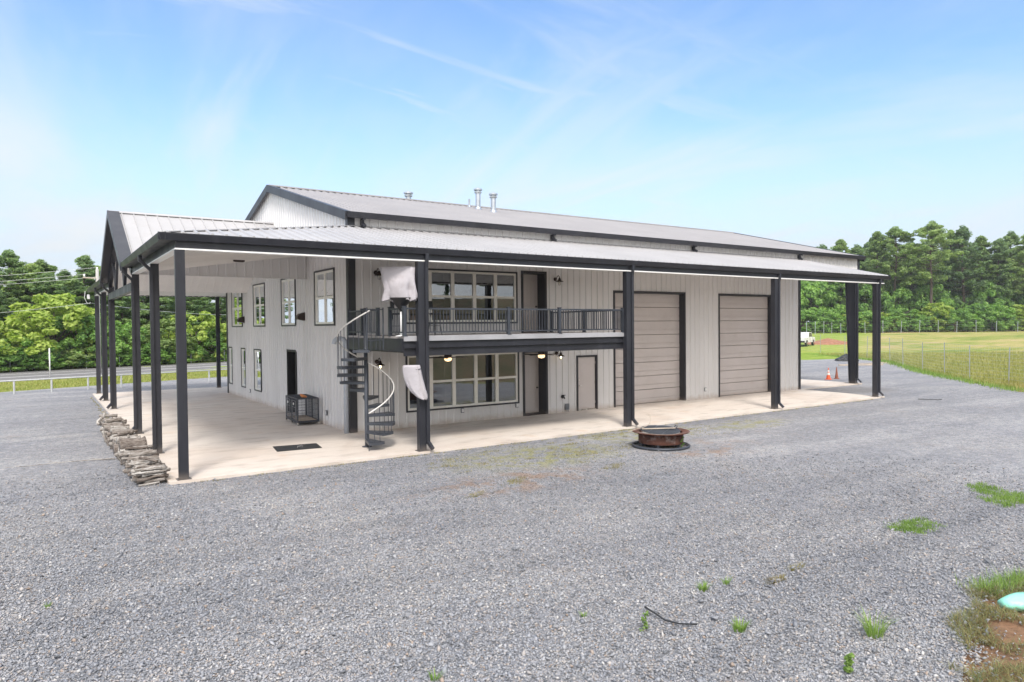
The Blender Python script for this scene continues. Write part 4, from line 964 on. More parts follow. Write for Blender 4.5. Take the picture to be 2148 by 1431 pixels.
g = MB(); pts_ = [(0, 0, 0), (-.35, .08, .01), (-.8, .1, .02), (-1.3, .22, .01), (-1.9, .2, .0), (-2.4, .3, .0)]; g.tube(pts_, [.02, .016, .013, .010, .007, .004], 6)
for i in range(1, 5): g.tube([pts_[i], (pts_[i][0]-.25, pts_[i][1]+(.2 if i % 2 else -.2), .05)], [.008, .003], 5)
tag(g.build('fallen_branch', 'log', None, True, (-6.7, -.3, -.03)), 'long thin brown branch lying on gravel beside the firewood', 'branch')

# ------------------------------------------------------------------ fire pit
fp = thing('fire_pit', 'rusty round steel fire pit standing on a dark ring in the gravel', 'fire pit', (6.28, -7.55, -.06), R(20))
g = MB(); ring = [(.78*math.cos(2*math.pi*i/48), .78*math.sin(2*math.pi*i/48), .045) for i in range(49)]; g.tube(ring, .038, 10, False); g.build('base_ring', 'darkmetal', fp, True)
g = MB(); g.lathe([(.62, .13), (.63, .16), (.63, .41), (.615, .41), (.60, .17), (0, .15)], (0, 0, 0), 56); 
g.build('drum', 'rust', fp, True)
g = MB(); g.lathe([(.615, .412), (.80, .432), (.81, .45), (.80, .455), (.60, .43)], (0, 0, 0), 56); g.build('rim', 'rust', fp, True)
g = MB(); g.lathe([(0, .36), (.4, .35), (.6, .37)], (0, 0, 0), 24); g.build('ash_bed', 'ash', fp)
for k in range(4):
    a = 2*math.pi*k/4+.3; g = MB(); g.lathe([(.07, 0.0), (.07, .14)], (.46*math.cos(a), .46*math.sin(a), 0), 14); g.build('leg', 'darkmetal', fp, True)
    g = MB(); g.bar((.60*math.cos(a), .60*math.sin(a), .14), (.77*math.cos(a), .77*math.sin(a), .06), .03, .012); g.build('strut', 'darkmetal', fp)
gr = MB(); gr.tube([(.56*math.cos(2*math.pi*i/40), .56*math.sin(2*math.pi*i/40), 0) for i in range(41)], .012, 6, False)
for k in range(-11, 12):
    x = k*.048; h_ = math.sqrt(max(0, .56**2-x*x)); gr.tube([(x, -h_, 0), (x, h_, 0)], .006, 4, False)
for y in (-.2, .2): gr.tube([(-math.sqrt(.56**2-y*y), y, 0), (math.sqrt(.56**2-y*y), y, 0)], .008, 5, False)
gt = gr.build('cooking_grate', 'darkmetal', None, False, (6.30, -7.50, .415)); gt.rotation_euler = (R(3), R(-3), .5); tag(gt, 'dark round wire grate resting on top of the fire pit', 'grate')
g = MB(); g.tube([(.30, -.36, .0), (.30, -.42, .09), (.46, -.34, .09), (.46, -.28, 0)], .010, 6); g.build('handle', 'darkmetal', gt)
g = MB(); g.bar((-.55, .02, 0), (.40, -.02, .015), .07, .02); b_ = g.build('board', 'paleboard', None, False, (6.30, -7.55, .45)); b_.rotation_euler = (0, 0, R(-30)); tag(b_, 'pale narrow board lying across the fire pit grate', 'board')
g = MB(); g.tube([(-.85, -.08, -.05), (-.6, 0, .0), (-.35, .08, .02), (-.1, .25, .06), (.0, .33, .10), (.03, .36, .20), (.03, .37, .33), (-.05, .36, .37), (-.13, .33, .36)], [.012, .012, .010, .009, .008, .007, .006, .005, .003], 6)
s_ = g.build('stick', 'paleboard', None, True, (6.15, -7.45, .46)); s_.rotation_euler = (0, 0, R(-20)); tag(s_, 'pale bent stick leaning over the fire pit rim', 'stick')

# ------------------------------------------------------------------ foliage helpers
def leaf_mesh(name, C_, n_leaf, size, matname, flat=.55, aspect=.5, seed=0, shell=.55):
    """C_: array (k,4) of clump centres + radius. returns mesh of many small quads"""
    r_ = np.random.default_rng(seed); C_ = np.asarray(C_, float); k = len(C_)
    idx = np.repeat(np.arange(k), n_leaf); n = len(idx)
    d = r_.normal(size=(n, 3)); d /= np.linalg.norm(d, axis=1)[:, None]
    rad = (shell+(1-shell)*r_.random(n))*C_[idx, 3]; p = C_[idx, :3]+d*rad[:, None]*np.array([1, 1, flat])
    nn = d*np.array([.8, .8, 1.0])+r_.normal(size=(n, 3))*.55+np.array([0, 0, .8]); nn /= np.linalg.norm(nn, axis=1)[:, None]
    t_ = np.cross(nn, r_.normal(size=(n, 3))); t_ /= np.linalg.norm(t_, axis=1)[:, None]; b_ = np.cross(nn, t_)
    s_ = size*(.55+.9*r_.random(n))[:, None]
    V = np.stack([p-t_*s_, p-b_*s_*aspect, p+t_*s_, p+b_*s_*aspect], 1).reshape(-1, 3)
    me = bpy.data.meshes.new(name); me.vertices.add(4*n); me.vertices.foreach_set('co', V.ravel())
    me.loops.add(4*n); me.loops.foreach_set('vertex_index', np.arange(4*n, dtype=np.int32)); me.polygons.add(n)
    me.polygons.foreach_set('loop_start', np.arange(0, 4*n, 4, dtype=np.int32)); me.polygons.foreach_set('loop_total', np.full(n, 4, dtype=np.int32))
    me.update(calc_edges=True); me.materials.append(M[matname]); return me
def pine(seed, h, matname, vine=False, crown_from=.32, width=.20, name='pine_tree', dens=1.0):
    r_ = random.Random(seed); tr = MB(); cl = []
    lean = Vector((r_.uniform(-.03, .03), r_.uniform(-.03, .03)))
    ax = lambda z: Vector((lean.x*z+.12*math.sin(z*.4+seed), lean.y*z+.12*math.cos(z*.35+seed), z))
    tr.tube([ax(h*i/10) for i in range(11)], [.017*h*(1-.86*i/10) for i in range(11)], 7)
    z = h*crown_from
    while z < h*.985:
        t_ = (z/h-crown_from)/(1-crown_from); env = width*h*(math.sin(math.pi*min(1, .16+.86*t_))**.8)*(1.12-.35*t_)
        for _ in range(r_.choice((2, 3, 3))):
            a = r_.uniform(0, 6.283); ln = env*r_.uniform(.55, 1.15); o = ax(z); e = o+Vector((math.cos(a)*ln, math.sin(a)*ln, ln*r_.uniform(.05, .45)))
            md = o.lerp(e, .5)+Vector((0, 0, -ln*.06)); tr.tube([o, md, e], [.05+.008*ln, .035, .015], 4, False)
            for q in (1.0, .85, .68, .5):
                if q < .7 and r_.random() < .5: continue
                c_ = o.lerp(e, q)+Vector((r_.uniform(-.3, .3), r_.uniform(-.3, .3), r_.uniform(0, .35)))*h*.03
                cl.append((*c_, h*.032*r_.uniform(.6, 1.3)))
        z += h*.021*r_.uniform(.7, 1.3)
    top = ax(h); cl += [(*top, h*.03), (top.x+.02*h, top.y, top.z-.03*h, h*.035)]
    trunk = bpy.data.meshes.new('trunk'); trunk.from_pydata(tr.v, [], tr.f); trunk.materials.append(M['bark'])
    crown = leaf_mesh('crown', cl, int(74*dens), .0098*h, matname, .6, .42, seed)
    vm = None
    if vine:
        vc = [(*(ax(zz)+Vector((r_.uniform(-.3, .3), r_.uniform(-.3, .3), 0))), .55*r_.uniform(.6, 1.3)*(1.5-zz/(h*.5))) for zz in [h*.02+h*.45*i/26 for i in range(27)]]
        vm = leaf_mesh('vine', vc, 90, .17, 'vine', 1.0, .7, seed+5)
    return trunk, crown, vm
def broad(seed, h, w, matname, nclump=70, leaf=.2, n_leaf=90, low=.12):
    r_ = random.Random(seed); cl = []; tr = MB(); tr.tube([(0, 0, 0), (.1, 0, h*.3), (0, .1, h*.6)], [.03*h, .022*h, .01*h], 7)
    for i in range(nclump):
        u = r_.random(); a = r_.uniform(0, 6.283); zz = low+(1-low)*u; env = w*.5*math.sqrt(max(.05, 1-((zz-.42)/.6)**2)) if zz > .42 else w*.5*(.72+.28*zz/.42)
        q = r_.uniform(.55, 1)**.5; sz = h*r_.uniform(.07, .13)
        p = Vector((env*q*math.cos(a), env*q*math.sin(a), h*zz*.96)); cl.append((*p, sz))
        if i % 4 == 0: tr.tube([(0, 0, h*.3), p*.6+Vector((0, 0, h*.1)), p], [.012*h, .008*h, .004*h], 4, False)
    trunk = bpy.data.meshes.new('trunk'); trunk.from_pydata(tr.v, [], tr.f); trunk.materials.append(M['bark'])
    return trunk, leaf_mesh('crown', cl, n_leaf, leaf, matname, .7, .55, seed), None
def plant_tree(kit, name, loc, scale, rz, label, cat, group=None):
    e = thing(name, label, cat, loc, rz, group); e.scale = (scale[0], scale[0], scale[1]) if isinstance(scale, tuple) else (scale,)*3
    for nm, me in zip(('trunk', 'crown', 'vine'), kit):
        if me is None: continue
        o = bpy.data.objects.new(nm, me); COL.objects.link(o); o.parent = e
    return e
P_ = [pine(11, 20, 'pine'), pine(12, 20, 'pine', True, .38, .17), pine(13, 20, 'darkpine', False, .25, .21), pine(14, 20, 'pine', False, .45, .22), pine(15, 20, 'darkpine', True, .3, .18), pine(16, 20, 'pine', True, .3, .2)]
B_ = [broad(21, 6, 6.5, 'broad'), broad(22, 6, 7.5, 'broad', 80), broad(23, 6, 6, 'bright'), broad(24, 6, 7, 'olive'), broad(25, 6, 6.5, 'broad', 60), broad(26, 6, 8, 'bright', 80)]
# right hand forest edge: (photo column, depth, height, kit, label)
horizon = lambda px_: 683.5-(px_-1074)*.0092
def hgt(px_, d, topy): p = at(px_, d); return 3.415+(horizon(px_)-topy)/FPX*d-p.z
RP = [(1763, 150, 505, 0, 'pine whose top shows just right of the barn roof end'), (1728, 158, 515, 2, 'pine peeking over the end of the barn roof'), (1800, 148, 515, 2, 'pine behind the far corner of the barn roof'),
      (1838, 150, 489, 1, 'tall pine above the end of the porch roof, with two ragged tops'), (1878, 147, 478, 3, 'tall thin-topped pine right of the porch roof end'), (1912, 152, 508, 2, 'lower dark pine between two tall ones near the porch end'),
      (1950, 145, 468, 3, 'tallest pine, with a bare dark trunk and round crown'), (1925, 156, 520, 5, 'vine covered pine left of the tallest pine'), (1990, 152, 486, 5, 'full crowned pine right of the tallest pine'), (2022, 148, 476, 2, 'broad dark topped pine in the middle of the right forest'),
      (2058, 150, 498, 0, 'green pine right of the broad dark topped one'), (2092, 147, 502, 4, 'lower pine with a vine clad trunk near the right edge'), (2122, 150, 488, 2, 'dark pine close to the right edge of view'), (2152, 145, 494, 1, 'pine cut by the right edge of view'), (2175, 150, 480, 3, 'pine just beyond the right edge of view')]
rr = random.Random(5)
ORD = ['first', 'second', 'third', 'fourth', 'fifth', 'sixth', 'seventh', 'eighth', 'ninth', 'tenth', 'eleventh', 'twelfth', 'thirteenth', 'fourteenth', 'fifteenth', 'sixteenth', 'seventeenth', 'eighteenth', 'nineteenth', 'twentieth', 'twenty-first', 'twenty-second', 'twenty-third', 'twenty-fourth']
for px_, d, ty, k, lab in RP:
    p = at(px_, d); h_ = hgt(px_, d, ty); plant_tree(P_[k], 'pine_tree', p, (h_/20*rr.uniform(.95, 1.12), h_/20), rr.uniform(0, 6.28), lab, 'tree', 'pines of the forest edge behind the field')
for i in range(34):
    px_ = 1640+i*17+rr.uniform(-8, 8); d = 158+rr.uniform(0, 26); p = at(px_, d); h_ = hgt(px_, d, rr.uniform(505, 555))
    plant_tree(P_[rr.choice((0, 2, 2, 4, 5))], 'pine_tree', p, (h_/20*1.15, h_/20), rr.uniform(0, 6.28), 'pine in the back rows of the forest behind the field', 'tree', 'pines in the back rows of the right forest')
for i in range(16):
    px_ = 1650+i*34+rr.uniform(-10, 10); d = 146+rr.uniform(0, 6); p = at(px_, d); h_ = hgt(px_, d, rr.uniform(570, 625))
    plant_tree(B_[rr.choice((0, 1, 4, 4))], 'leafy_tree', p, (h_/6*.72, h_/6), rr.uniform(0, 6.28), 'leafy understory tree below the pines behind the field, '+ORD[15-i]+' from the right edge', 'tree', 'understory trees below the right pines')
for i in range(24):
    px_ = 1668+i*21+rr.uniform(-7, 7); d = 139+rr.uniform(-1.5, 3); p = at(px_, d); h_ = hgt(px_, d, rr.uniform(634, 668))
    k = rr.choice((0, 1, 4, 0, 1, 2, 5)); col = {0: 'green', 1: 'green', 4: 'green', 2: 'yellow green', 5: 'yellow green'}[k]
    plant_tree(B_[k], 'shrub', p, (h_/6*1.25, h_/6), rr.uniform(0, 6.28), col+' leafy shrub behind the field fence, '+ORD[23-i]+' in the row from the right edge', 'shrub', col+' shrubs at the forest foot')
# left hand trees beyond the road
def rl(px_, off):  # point at 'off' metres beyond the road edge line in direction of column px_
    k = (px_-1074)/FPX; v = (Vector((F.x, F.y)).normalized()+Vector((Rv.x, Rv.y))*k); c = Vector((CAM.x, CAM.y))
    base = r0+rn*(7.4+off); t_ = (base-c).dot(rn)/v.dot(rn); q = c+v*t_; return q, t_
LT = [(112, 3.0, 618, 2, 1.15, 'leafy_tree', 'big rounded yellow green tree beyond the road'), (10, 2.5, 672, 5, 1.2, 'leafy_tree', 'yellow green tree cut by the left edge of view'), (55, 2.0, 700, 0, 1.2, 'leafy_tree', 'low green tree left of the big rounded tree'),
      (172, 2.6, 655, 1, .95, 'leafy_tree', 'light green tree beside the leftmost porch posts'), (148, 1.4, 705, 4, 1.1, 'leafy_tree', 'low green tree right of the big rounded tree'), (95, 1.2, 715, 4, 1.3, 'shrub', 'dark green bush at the foot of the big rounded tree'), (25, 1.0, 730, 1, 1.3, 'shrub', 'green bush at the left edge beyond the road'),
      (232, 2.0, 690, 0, 1.2, 'leafy_tree', 'green tree seen between the leftmost porch posts'), (262, 2.4, 668, 4, 1, 'leafy_tree', 'green tree left of the third porch post'), (305, 2.2, 700, 3, 1.2, 'leafy_tree', 'olive tree left of the second porch post'),
      (345, 2.0, 668, 3, 1.1, 'leafy_tree', 'olive bushy tree between second and corner post'), (412, 2.4, 655, 5, 1.0, 'leafy_tree', 'vivid yellow green tree right of the corner post'), (392, 1.2, 715, 0, 1.3, 'shrub', 'green bush right of the corner post'), (455, 2.2, 690, 1, 1.2, 'leafy_tree', 'green tree by the barn far corner'), (500, 2.2, 690, 4, 1.2, 'leafy_tree', 'green tree behind the barn corner')]
for px_, off, ty, k, wf, nm, lab in LT:
    q, d = rl(px_, off); h_ = 3.415+(horizon(px_)-ty)/FPX*d+.1; s_ = h_/6
    plant_tree(B_[k], nm, (q.x, q.y, -.1), (s_*wf, s_), rr.uniform(0, 6.28), lab, 'tree' if nm == 'leafy_tree' else 'shrub')
for i in range(13):
    px_ = -20+i*44+rr.uniform(-8, 8); q, d = rl(px_, .6+rr.uniform(0, .8)); h_ = 3.415+(horizon(px_)-rr.uniform(728, 748))/FPX*d+.1
    plant_tree(B_[rr.choice((0, 1, 4, 3))], 'shrub', (q.x, q.y, -.1), (h_/6*1.7, h_/6), rr.uniform(0, 6.28), 'low green bush along the far edge of the road, '+ORD[i]+' from the left', 'shrub', 'bushes along the far edge of the road')
LP_ = [(20, 12, 527, 2, 'tallest dark pine at the left edge'), (45, 15, 560, 0, 'pine right of the tallest left pine'), (66, 11, 556, 1, 'small topped pine over the big rounded tree'), (98, 12, 548, 3, 'wispy curved top pine over the big rounded tree'), (138, 14, 568, 2, 'dark pine between wispy and tall pines'),
       (178, 12, 537, 4, 'tall pine just left of the gable roof'), (206, 16, 560, 0, 'pine partly hidden by the gable roof')]
for px_, off, ty, k, lab in LP_:
    q, d = rl(px_, off); h_ = 3.415+(horizon(px_)-ty)/FPX*d+.1; plant_tree(P_[k], 'pine_tree', (q.x, q.y, -.1), (h_/20*1.25, h_/20), rr.uniform(0, 6.28), lab, 'tree', 'pines beyond the road')
for i in range(30):
    px_ = -40+i*20+rr.uniform(-8, 8); q, d = rl(px_, 7+rr.uniform(0, 16)); h_ = 3.415+(horizon(px_)-rr.uniform(572, 605))/FPX*d+.1
    plant_tree(P_[rr.choice((0, 2, 2, 4, 4))], 'pine_tree', (q.x, q.y, -.1), (h_/20*1.5, h_/20), rr.uniform(0, 6.28), 'dark pine in the woods beyond the road', 'tree', 'dark pines in the woods beyond the road')
for i in range(13):
    q = r0+rd*(-6-i*5.5+rr.uniform(-1, 1))+rn*(7.4+rr.uniform(2, 6)); k = i % 3
    if k: plant_tree(B_[(0, 5, 1, 4)[i % 4]], 'leafy_tree', (q.x, q.y, -.1), (1.25, 1.15+.3*rr.random()), rr.uniform(0, 6.28), 'leafy roadside tree beyond the left edge of view', 'tree', 'roadside trees beyond the left edge of view')
    else: plant_tree(P_[2], 'pine_tree', (q.x, q.y, -.1), (.8, .65), rr.uniform(0, 6.28), 'roadside pine beyond the left edge of view', 'tree', 'roadside pines beyond the left edge of view')
# trees on the bank behind the viewpoint (seen mirrored in the window glass)
for i in range(16):
    x = -6+i*4.4+rr.uniform(-1, 1); y = -18.2+.31*x-rr.uniform(14, 22); k = rr.choice((0, 2, 3, 5)); h_ = rr.uniform(7, 13)
    if i in (6, 7, 8): h_ = 3.5
    plant_tree(P_[k], 'pine_tree', (x, y, H(x, y)), (h_/20*1.6, h_/20), rr.uniform(0, 6.28), 'pine on the grassy bank behind the viewpoint', 'tree', 'pines on the bank behind the viewpoint')

# ------------------------------------------------------------------ fences
def wires(mb, pts_, zs, r=.006):
    for z in zs:
        for a, b in zip(pts_, pts_[1:]): mb.tube([(a[0], a[1], a[2]+z), (b[0], b[1], b[2]+z)], r, 4, False)
gf = [(31.5, -10.2), (33.9, -7.5), (35.99, -4.98), (37.7, -2.3), (40.6, .4), (43.8, 3.31), (48.4, 7.0), (53.5, 10.7), (57.5, 15.0), (60.5, 19.0), (63.8, 23.8), (67.4, 29.4), (71.2, 34.6)]
gp = [(x, y, H(x, y)) for x, y in gf]
fe = thing('game_fence', 'tall wire mesh fence on thin steel posts along the gravel yard', 'fence', gp[3])
def rel(p): return (p[0]-gp[3][0], p[1]-gp[3][1], p[2]-gp[3][2])
for p in gp: 
    q = rel(p); g = MB(); g.tube([q, (q[0]+rr.uniform(-.06, .06), q[1]+rr.uniform(-.06, .06), q[2]+2.15+rr.uniform(-.1, .08))], .026, 6); g.build('post', 'galv', fe)
g = MB(); wires(g, [rel(p) for p in gp], [.1+.2*i for i in range(11)], .004)
for a, b in zip(gp, gp[1:]):
    a = Vector(rel(a)); b = Vector(rel(b)); n = int((b-a).length/.3)
    for i in range(1, n): c_ = a.lerp(b, i/n); g.tube([c_, c_+Vector((0, 0, 2.1))], .0028, 3, False)
g.build('wire_mesh', 'galv', fe)
fc = [(1692, 128), (1710, 128.5), (1728, 129), (1745, 129.5), (1764, 130), (1785, 131), (1815, 132), (1852, 133), (1890, 134), (1929, 134), (1968, 134), (2007, 134), (2048, 134), (2090, 133), (2135, 133), (2185, 132)]
fpn = [at(a, b) for a, b in fc]; ff = thing('field_fence', 'long wire fence along the forest foot behind the field', 'fence', fpn[0])
for i, p in enumerate(fpn):
    q = p-fpn[0]; h_ = 2.3+(.5 if i in (2, 5, 9) else 0); g = MB(); g.tube([q-Vector((0, 0, .1)), q+Vector((rr.uniform(-.12, .12), rr.uniform(-.12, .12), h_*rr.uniform(.85, 1.05)))], .05, 6); g.build('post', 'galv', ff)
g = MB(); wires(g, [tuple(p-fpn[0]) for p in fpn], [.3+.4*i for i in range(6)], .006); g.build('wire_mesh', 'galv', ff)
# pipe rail fence along the verge
pf = [(-9.43, 24.99), (-7.72, 25.42), (-5.94, 25.87), (-4.21, 26.30), (-2.5, 26.72), (-.77, 27.16), (.96, 27.59), (2.7, 28.0), (-11.15, 24.56), (-12.9, 24.1)]
pr = thing('pipe_fence', 'low white pipe rail fence between gravel and road verge', 'fence', (-5.94, 25.87, -.1))
for x, y in pf: g = MB(); g.tube([(x+5.94, y-25.87, 0), (x+5.94, y-25.87, .74)], .05, 10); g.build('post', 'railpaint', pr)
g = MB(); g.tube([(-22.9+5.94, 21.6-25.87, .78), (9+5.94, 29.6-25.87, .78)], .036, 10); g.build('rail', 'railpaint', pr)
# roadside wire fence
q0, _ = rl(103, .3); rf = thing('roadside_fence', 'dark wire fence with pale posts in front of the trees beyond the road', 'fence', (q0.x, q0.y, -.1))
rfp = []
for px_ in (-60, 20, 103, 180, 250, 330, 400, 470, 540): 
    q, _ = rl(px_, .3); rfp.append((q.x-q0.x, q.y-q0.y, 0))
for i, p in enumerate(rfp): g = MB(); g.tube([p, (p[0], p[1], 1.25)], .035, 6); g.build('post', 'galv', rf)
g = MB(); wires(g, rfp, [.25, .5, .75, 1.0, 1.2], .01); g.build('wire_mesh', 'darkmetal', rf)
qm, _ = rl(103, -9.0)
g = MB(); g.tube([(0, 0, 0), (0, 0, 2.1)], .045, 8); g.tube([(0, 0, 2.1), (0, 0, 2.14)], .05, 8); tag(g.build('marker_post', 'whitetrim', None, True, (qm.x, qm.y, -.1)), 'thin white marker post standing on the verge before the road', 'post')

# utility pole and cables
pq = at(207, 56); pq.z = -.1
up = thing('utility_pole', 'pale utility pole with insulators half hidden by the gable roof', 'utility pole', pq)
g = MB(); g.tube([(0, 0, 0), (0, 0, 8.3)], [.16, .11], 10); g.build('pole', mat('weathered_pole', (.42, .40, .38), .8), up, True)
g = MB(); g.bar((-1.0, -.33, 7.6), (1.0, .33, 7.6), .1, .1); g.build('crossarm', 'paleboard', up)
ins = []
for i, (dx, zz) in enumerate(((-.9, 7.75), (.0, 8.35), (.9, 7.75))): g = MB(); g.lathe([(.05, 0), (.08, .06), (.05, .1), (.08, .16), (.03, .22)], (dx, dx*.33, zz-.08), 10, True); g.build('insulator', 'white', up, True); ins.append(Vector((dx, dx*.33, zz+.1))+pq)
def cable(name, a, b, sag, r, label, lab2='cable', group=None, mm='white'):
    a = Vector(a); b = Vector(b); pts_ = [(a.lerp(b, i/20)-Vector((0, 0, sag*4*(i/20)*(1-i/20))))-a for i in range(21)]
    g = MB(); g.tube(pts_, r, 5, False); return tag(g.build(name, mm, None, True, a), label, lab2, group)
far = [at(-900, 50)+Vector((0, 0, z)) for z in (7.6, 8.1, 7.3)]
labs = ('top cable of the three running left from the utility pole', 'middle cable of the three running left from the utility pole', 'lowest cable of the three running left from the utility pole')
for k, (i, z, zz) in enumerate(((1, 7.55, 0), (0, 7.2, 1), (2, 6.85, 2))):
    e = at(-500, 56); cable('power_line', ins[i], (e.x, e.y, z-.4), .3, .010, labs[k], 'power line', 'power lines beyond the road')
ec = Vector((-5.95, 21.9, 4.83)); e1 = at(-300, 56)
cable('service_cable', ec, (e1.x, e1.y, 4.4), .25, .009, 'single low cable running left from the far porch corner', 'cable'); e2 = at(500, 66); cable('service_cable', ec, (e2.x, e2.y, 4.7), .2, .009, 'single low cable running behind the porch posts to the right', 'cable')
mb_ = thing('service_mast', 'white meter box and looped conduit at the far porch eave', 'meter box', (-6.0, 21.95, 5.0))
g = MB(); g.box(-.10, .02, -.10, .08, .05, .28); g.build('meter_box', 'white', mb_); g = MB(); g.tube([(-.18, 0, .45), (-.22, 0, .1), (-.12, 0, -.15), (0, 0, -.2), (.05, 0, -.12)], .011, 8); g.build('conduit', 'white', mb_, True)

# ------------------------------------------------------------------ yard things on the right
def cone_thing(loc, label, m1, bands, tilt=(0, 0)):
    c = thing('traffic_cone', label, 'traffic cone', loc, .4, 'traffic cones by the back slab')
    g = MB(); g.box(-.19, .19, -.19, .19, 0, .03); g.build('base', m1, c)
    g = MB(); g.lathe([(.135, .031), (.095, .25), (.09, .27), (.062, .44), (.05, .52), (.028, .68), (.018, .71), (0, .712)], (0, 0, 0), 20); g.build('body', m1, c, True)
    if bands:
        for (ra_, z0, rb_, z1) in ((.094, .275, .066, .42), (.060, .47, .042, .58)): g = MB(); g.lathe([(ra_, z0), (rb_, z1)], (0, 0, 0), 20); g.build('reflective_band', 'conewhite', c, True)
    return c
cone_thing((31.9, 3.15, -.06), 'orange traffic cone with white bands on the gravel behind the barn', 'cone', True)
c = cone_thing((32.7, 3.1, -.06), 'faded brown traffic cone without bands right of the banded cone', 'conerust', False); c.scale = (.8, .8, 1.03)
pp = Vector((52.6, 14.2, -.06)); g = MB(); r_ = random.Random(3)
bm_n = 30; vs = []; n = 26
for j in range(9):
    for i in range(n):
        a = 2*math.pi*i/n; rr_ = (1-j/8.5)*(1.15+.3*noise.noise(Vector((math.cos(a)*2, math.sin(a)*2, j*.6)))); vs.append((1.0*rr_*math.cos(a), .8*rr_*math.sin(a), .62*(j/8)**.8+.12*noise.noise(Vector((math.cos(a)*3, math.sin(a)*3, j)))*(1 if j else 0)))
g.add(vs, [(j*n+i, j*n+(i+1) % n, (j+1)*n+(i+1) % n, (j+1)*n+i) for j in range(8) for i in range(n)]+[tuple(range(8*n, 9*n))]); tag(g.build('plastic_sheeting', 'tarp', None, False, pp), 'heap of black plastic sheeting on the gravel near the tapered column', 'sheeting')
for i, (x, y, ln, an, lab) in enumerate(((46.9, 9.6, 3.6, -33, 'long weathered timber lying on the gravel behind the porch post'), (51.2, 9.9, 2.4, -38, 'weathered board in front of the fence near the porch post'), (52.3, 10.2, 1.9, -30, 'short board lying beside the fence'), (50.4, 10.5, 1.6, 20, 'short cross board next to the fence boards'), (49.3, 10.9, 1.5, -60, 'small board leaning between post and black heap'))):
    g = MB(); g.box(-ln/2, ln/2, -.09, .09, 0, .10 if i == 0 else .05); o = g.build('timber', 'paleboard', None, False, (x, y, -.055)); o.rotation_euler = (0, 0, R(an)); tag(o, lab, 'timber')
# white shed edge and pickup truck glimpsed behind the barn
sh = thing('storage_shed', 'white metal shed glimpsed past the barn corner', 'shed', (64.9, 31.3, -.1), R(10))
g = MB(); f2 = lambda u, z, o: (u, -o, z); ribbed(g, f2, -3, 0, 0, 2.55); g.slab([(-3, 0.001, 0), (0, 0.001, 0), (0, 2.4, 0), (-3, 2.4, 0)], (0, 0, 2.55)); g.build('wall', 'siding', sh); g = MB(); g.box(0.002, .12, -.05, .1, 0, 2.55); g.build('corner_trim', 'trim', sh); g = MB(); g.slab([(-3.1, -.2, 2.56), (.15, -.2, 2.56), (.15, 2.5, 2.8), (-3.1, 2.5, 2.8)], (0, 0, .06)); g.build('roof', 'roof', sh)
tp = at(1684, 92); tk = thing('pickup_truck', 'white pickup truck parked on the grass behind the barn', 'truck', tp, R(200))
g = MB()
prof = [(-2.7, .45), (-2.7, 1.05), (-2.6, 1.12), (-1.2, 1.18), (-.75, 1.75), (.65, 1.80), (.85, 1.15), (2.7, 1.12), (2.72, .5)]
g.slab([(x, -.92, z) for x, z in prof], (0, 1.84, 0)); g.build('body', 'carwhite', tk)
for s_ in (-.925, .925-.0): g = MB(); g.slab([(-1.05, s_-.003, 1.2), (-.68, s_-.003, 1.68), (.58, s_-.003, 1.72), (.74, s_-.003, 1.2)], (0, .006, 0)); g.build('side_window', 'glassdark', tk)
for x in (-1.75, 1.75):
    for y in (-.85, .85): g = MB(); g.tube([(x, y-.12, .40), (x, y+.12, .40)], .40, 18); w_ = g.build('wheel', 'black', tk); g = MB(); g.tube([(x, y-.13, .40), (x, y+.13, .40)], .2, 12); g.build('rim', 'chrome', w_)
g = MB(); g.box(-2.80, -2.70, -.9, .9, .45, .68); g.build('bumper', 'chrome', tk); g = MB(); g.box(2.72, 2.85, -.9, .9, .5, .72); g.build('bumper', 'black', tk)
for y in (-.7, .7): g = MB(); g.box(-2.72, -2.69, y-.16, y+.16, .82, .98); g.build('headlight', 'chrome', tk)
ms = at(1737, 97); g = MB(); n = 24; vs = [(0, 0, .75)]
for j in range(1, 7):
    for i in range(n):
        a = 2*math.pi*i/n; q = j/6*(1+.25*noise.noise(Vector((math.cos(a)*2, math.sin(a)*2, 4)))); vs.append((4.2*q*math.cos(a), 3.0*q*math.sin(a), .75*(1-j/6)**1.1+.1*noise.noise(Vector((math.cos(a)*2*q, math.sin(a)*3*q, 1)))-(.15 if j == 6 else 0)))
g.add(vs, [(0, 1+i, 1+(i+1) % n) for i in range(n)]+[(1+(j-1)*n+i, 1+j*n+i, 1+j*n+(i+1) % n, 1+(j-1)*n+(i+1) % n) for j in range(1, 6) for i in range(n)]); struct(g.build('soil_mound', 'soil', None, True, ms))

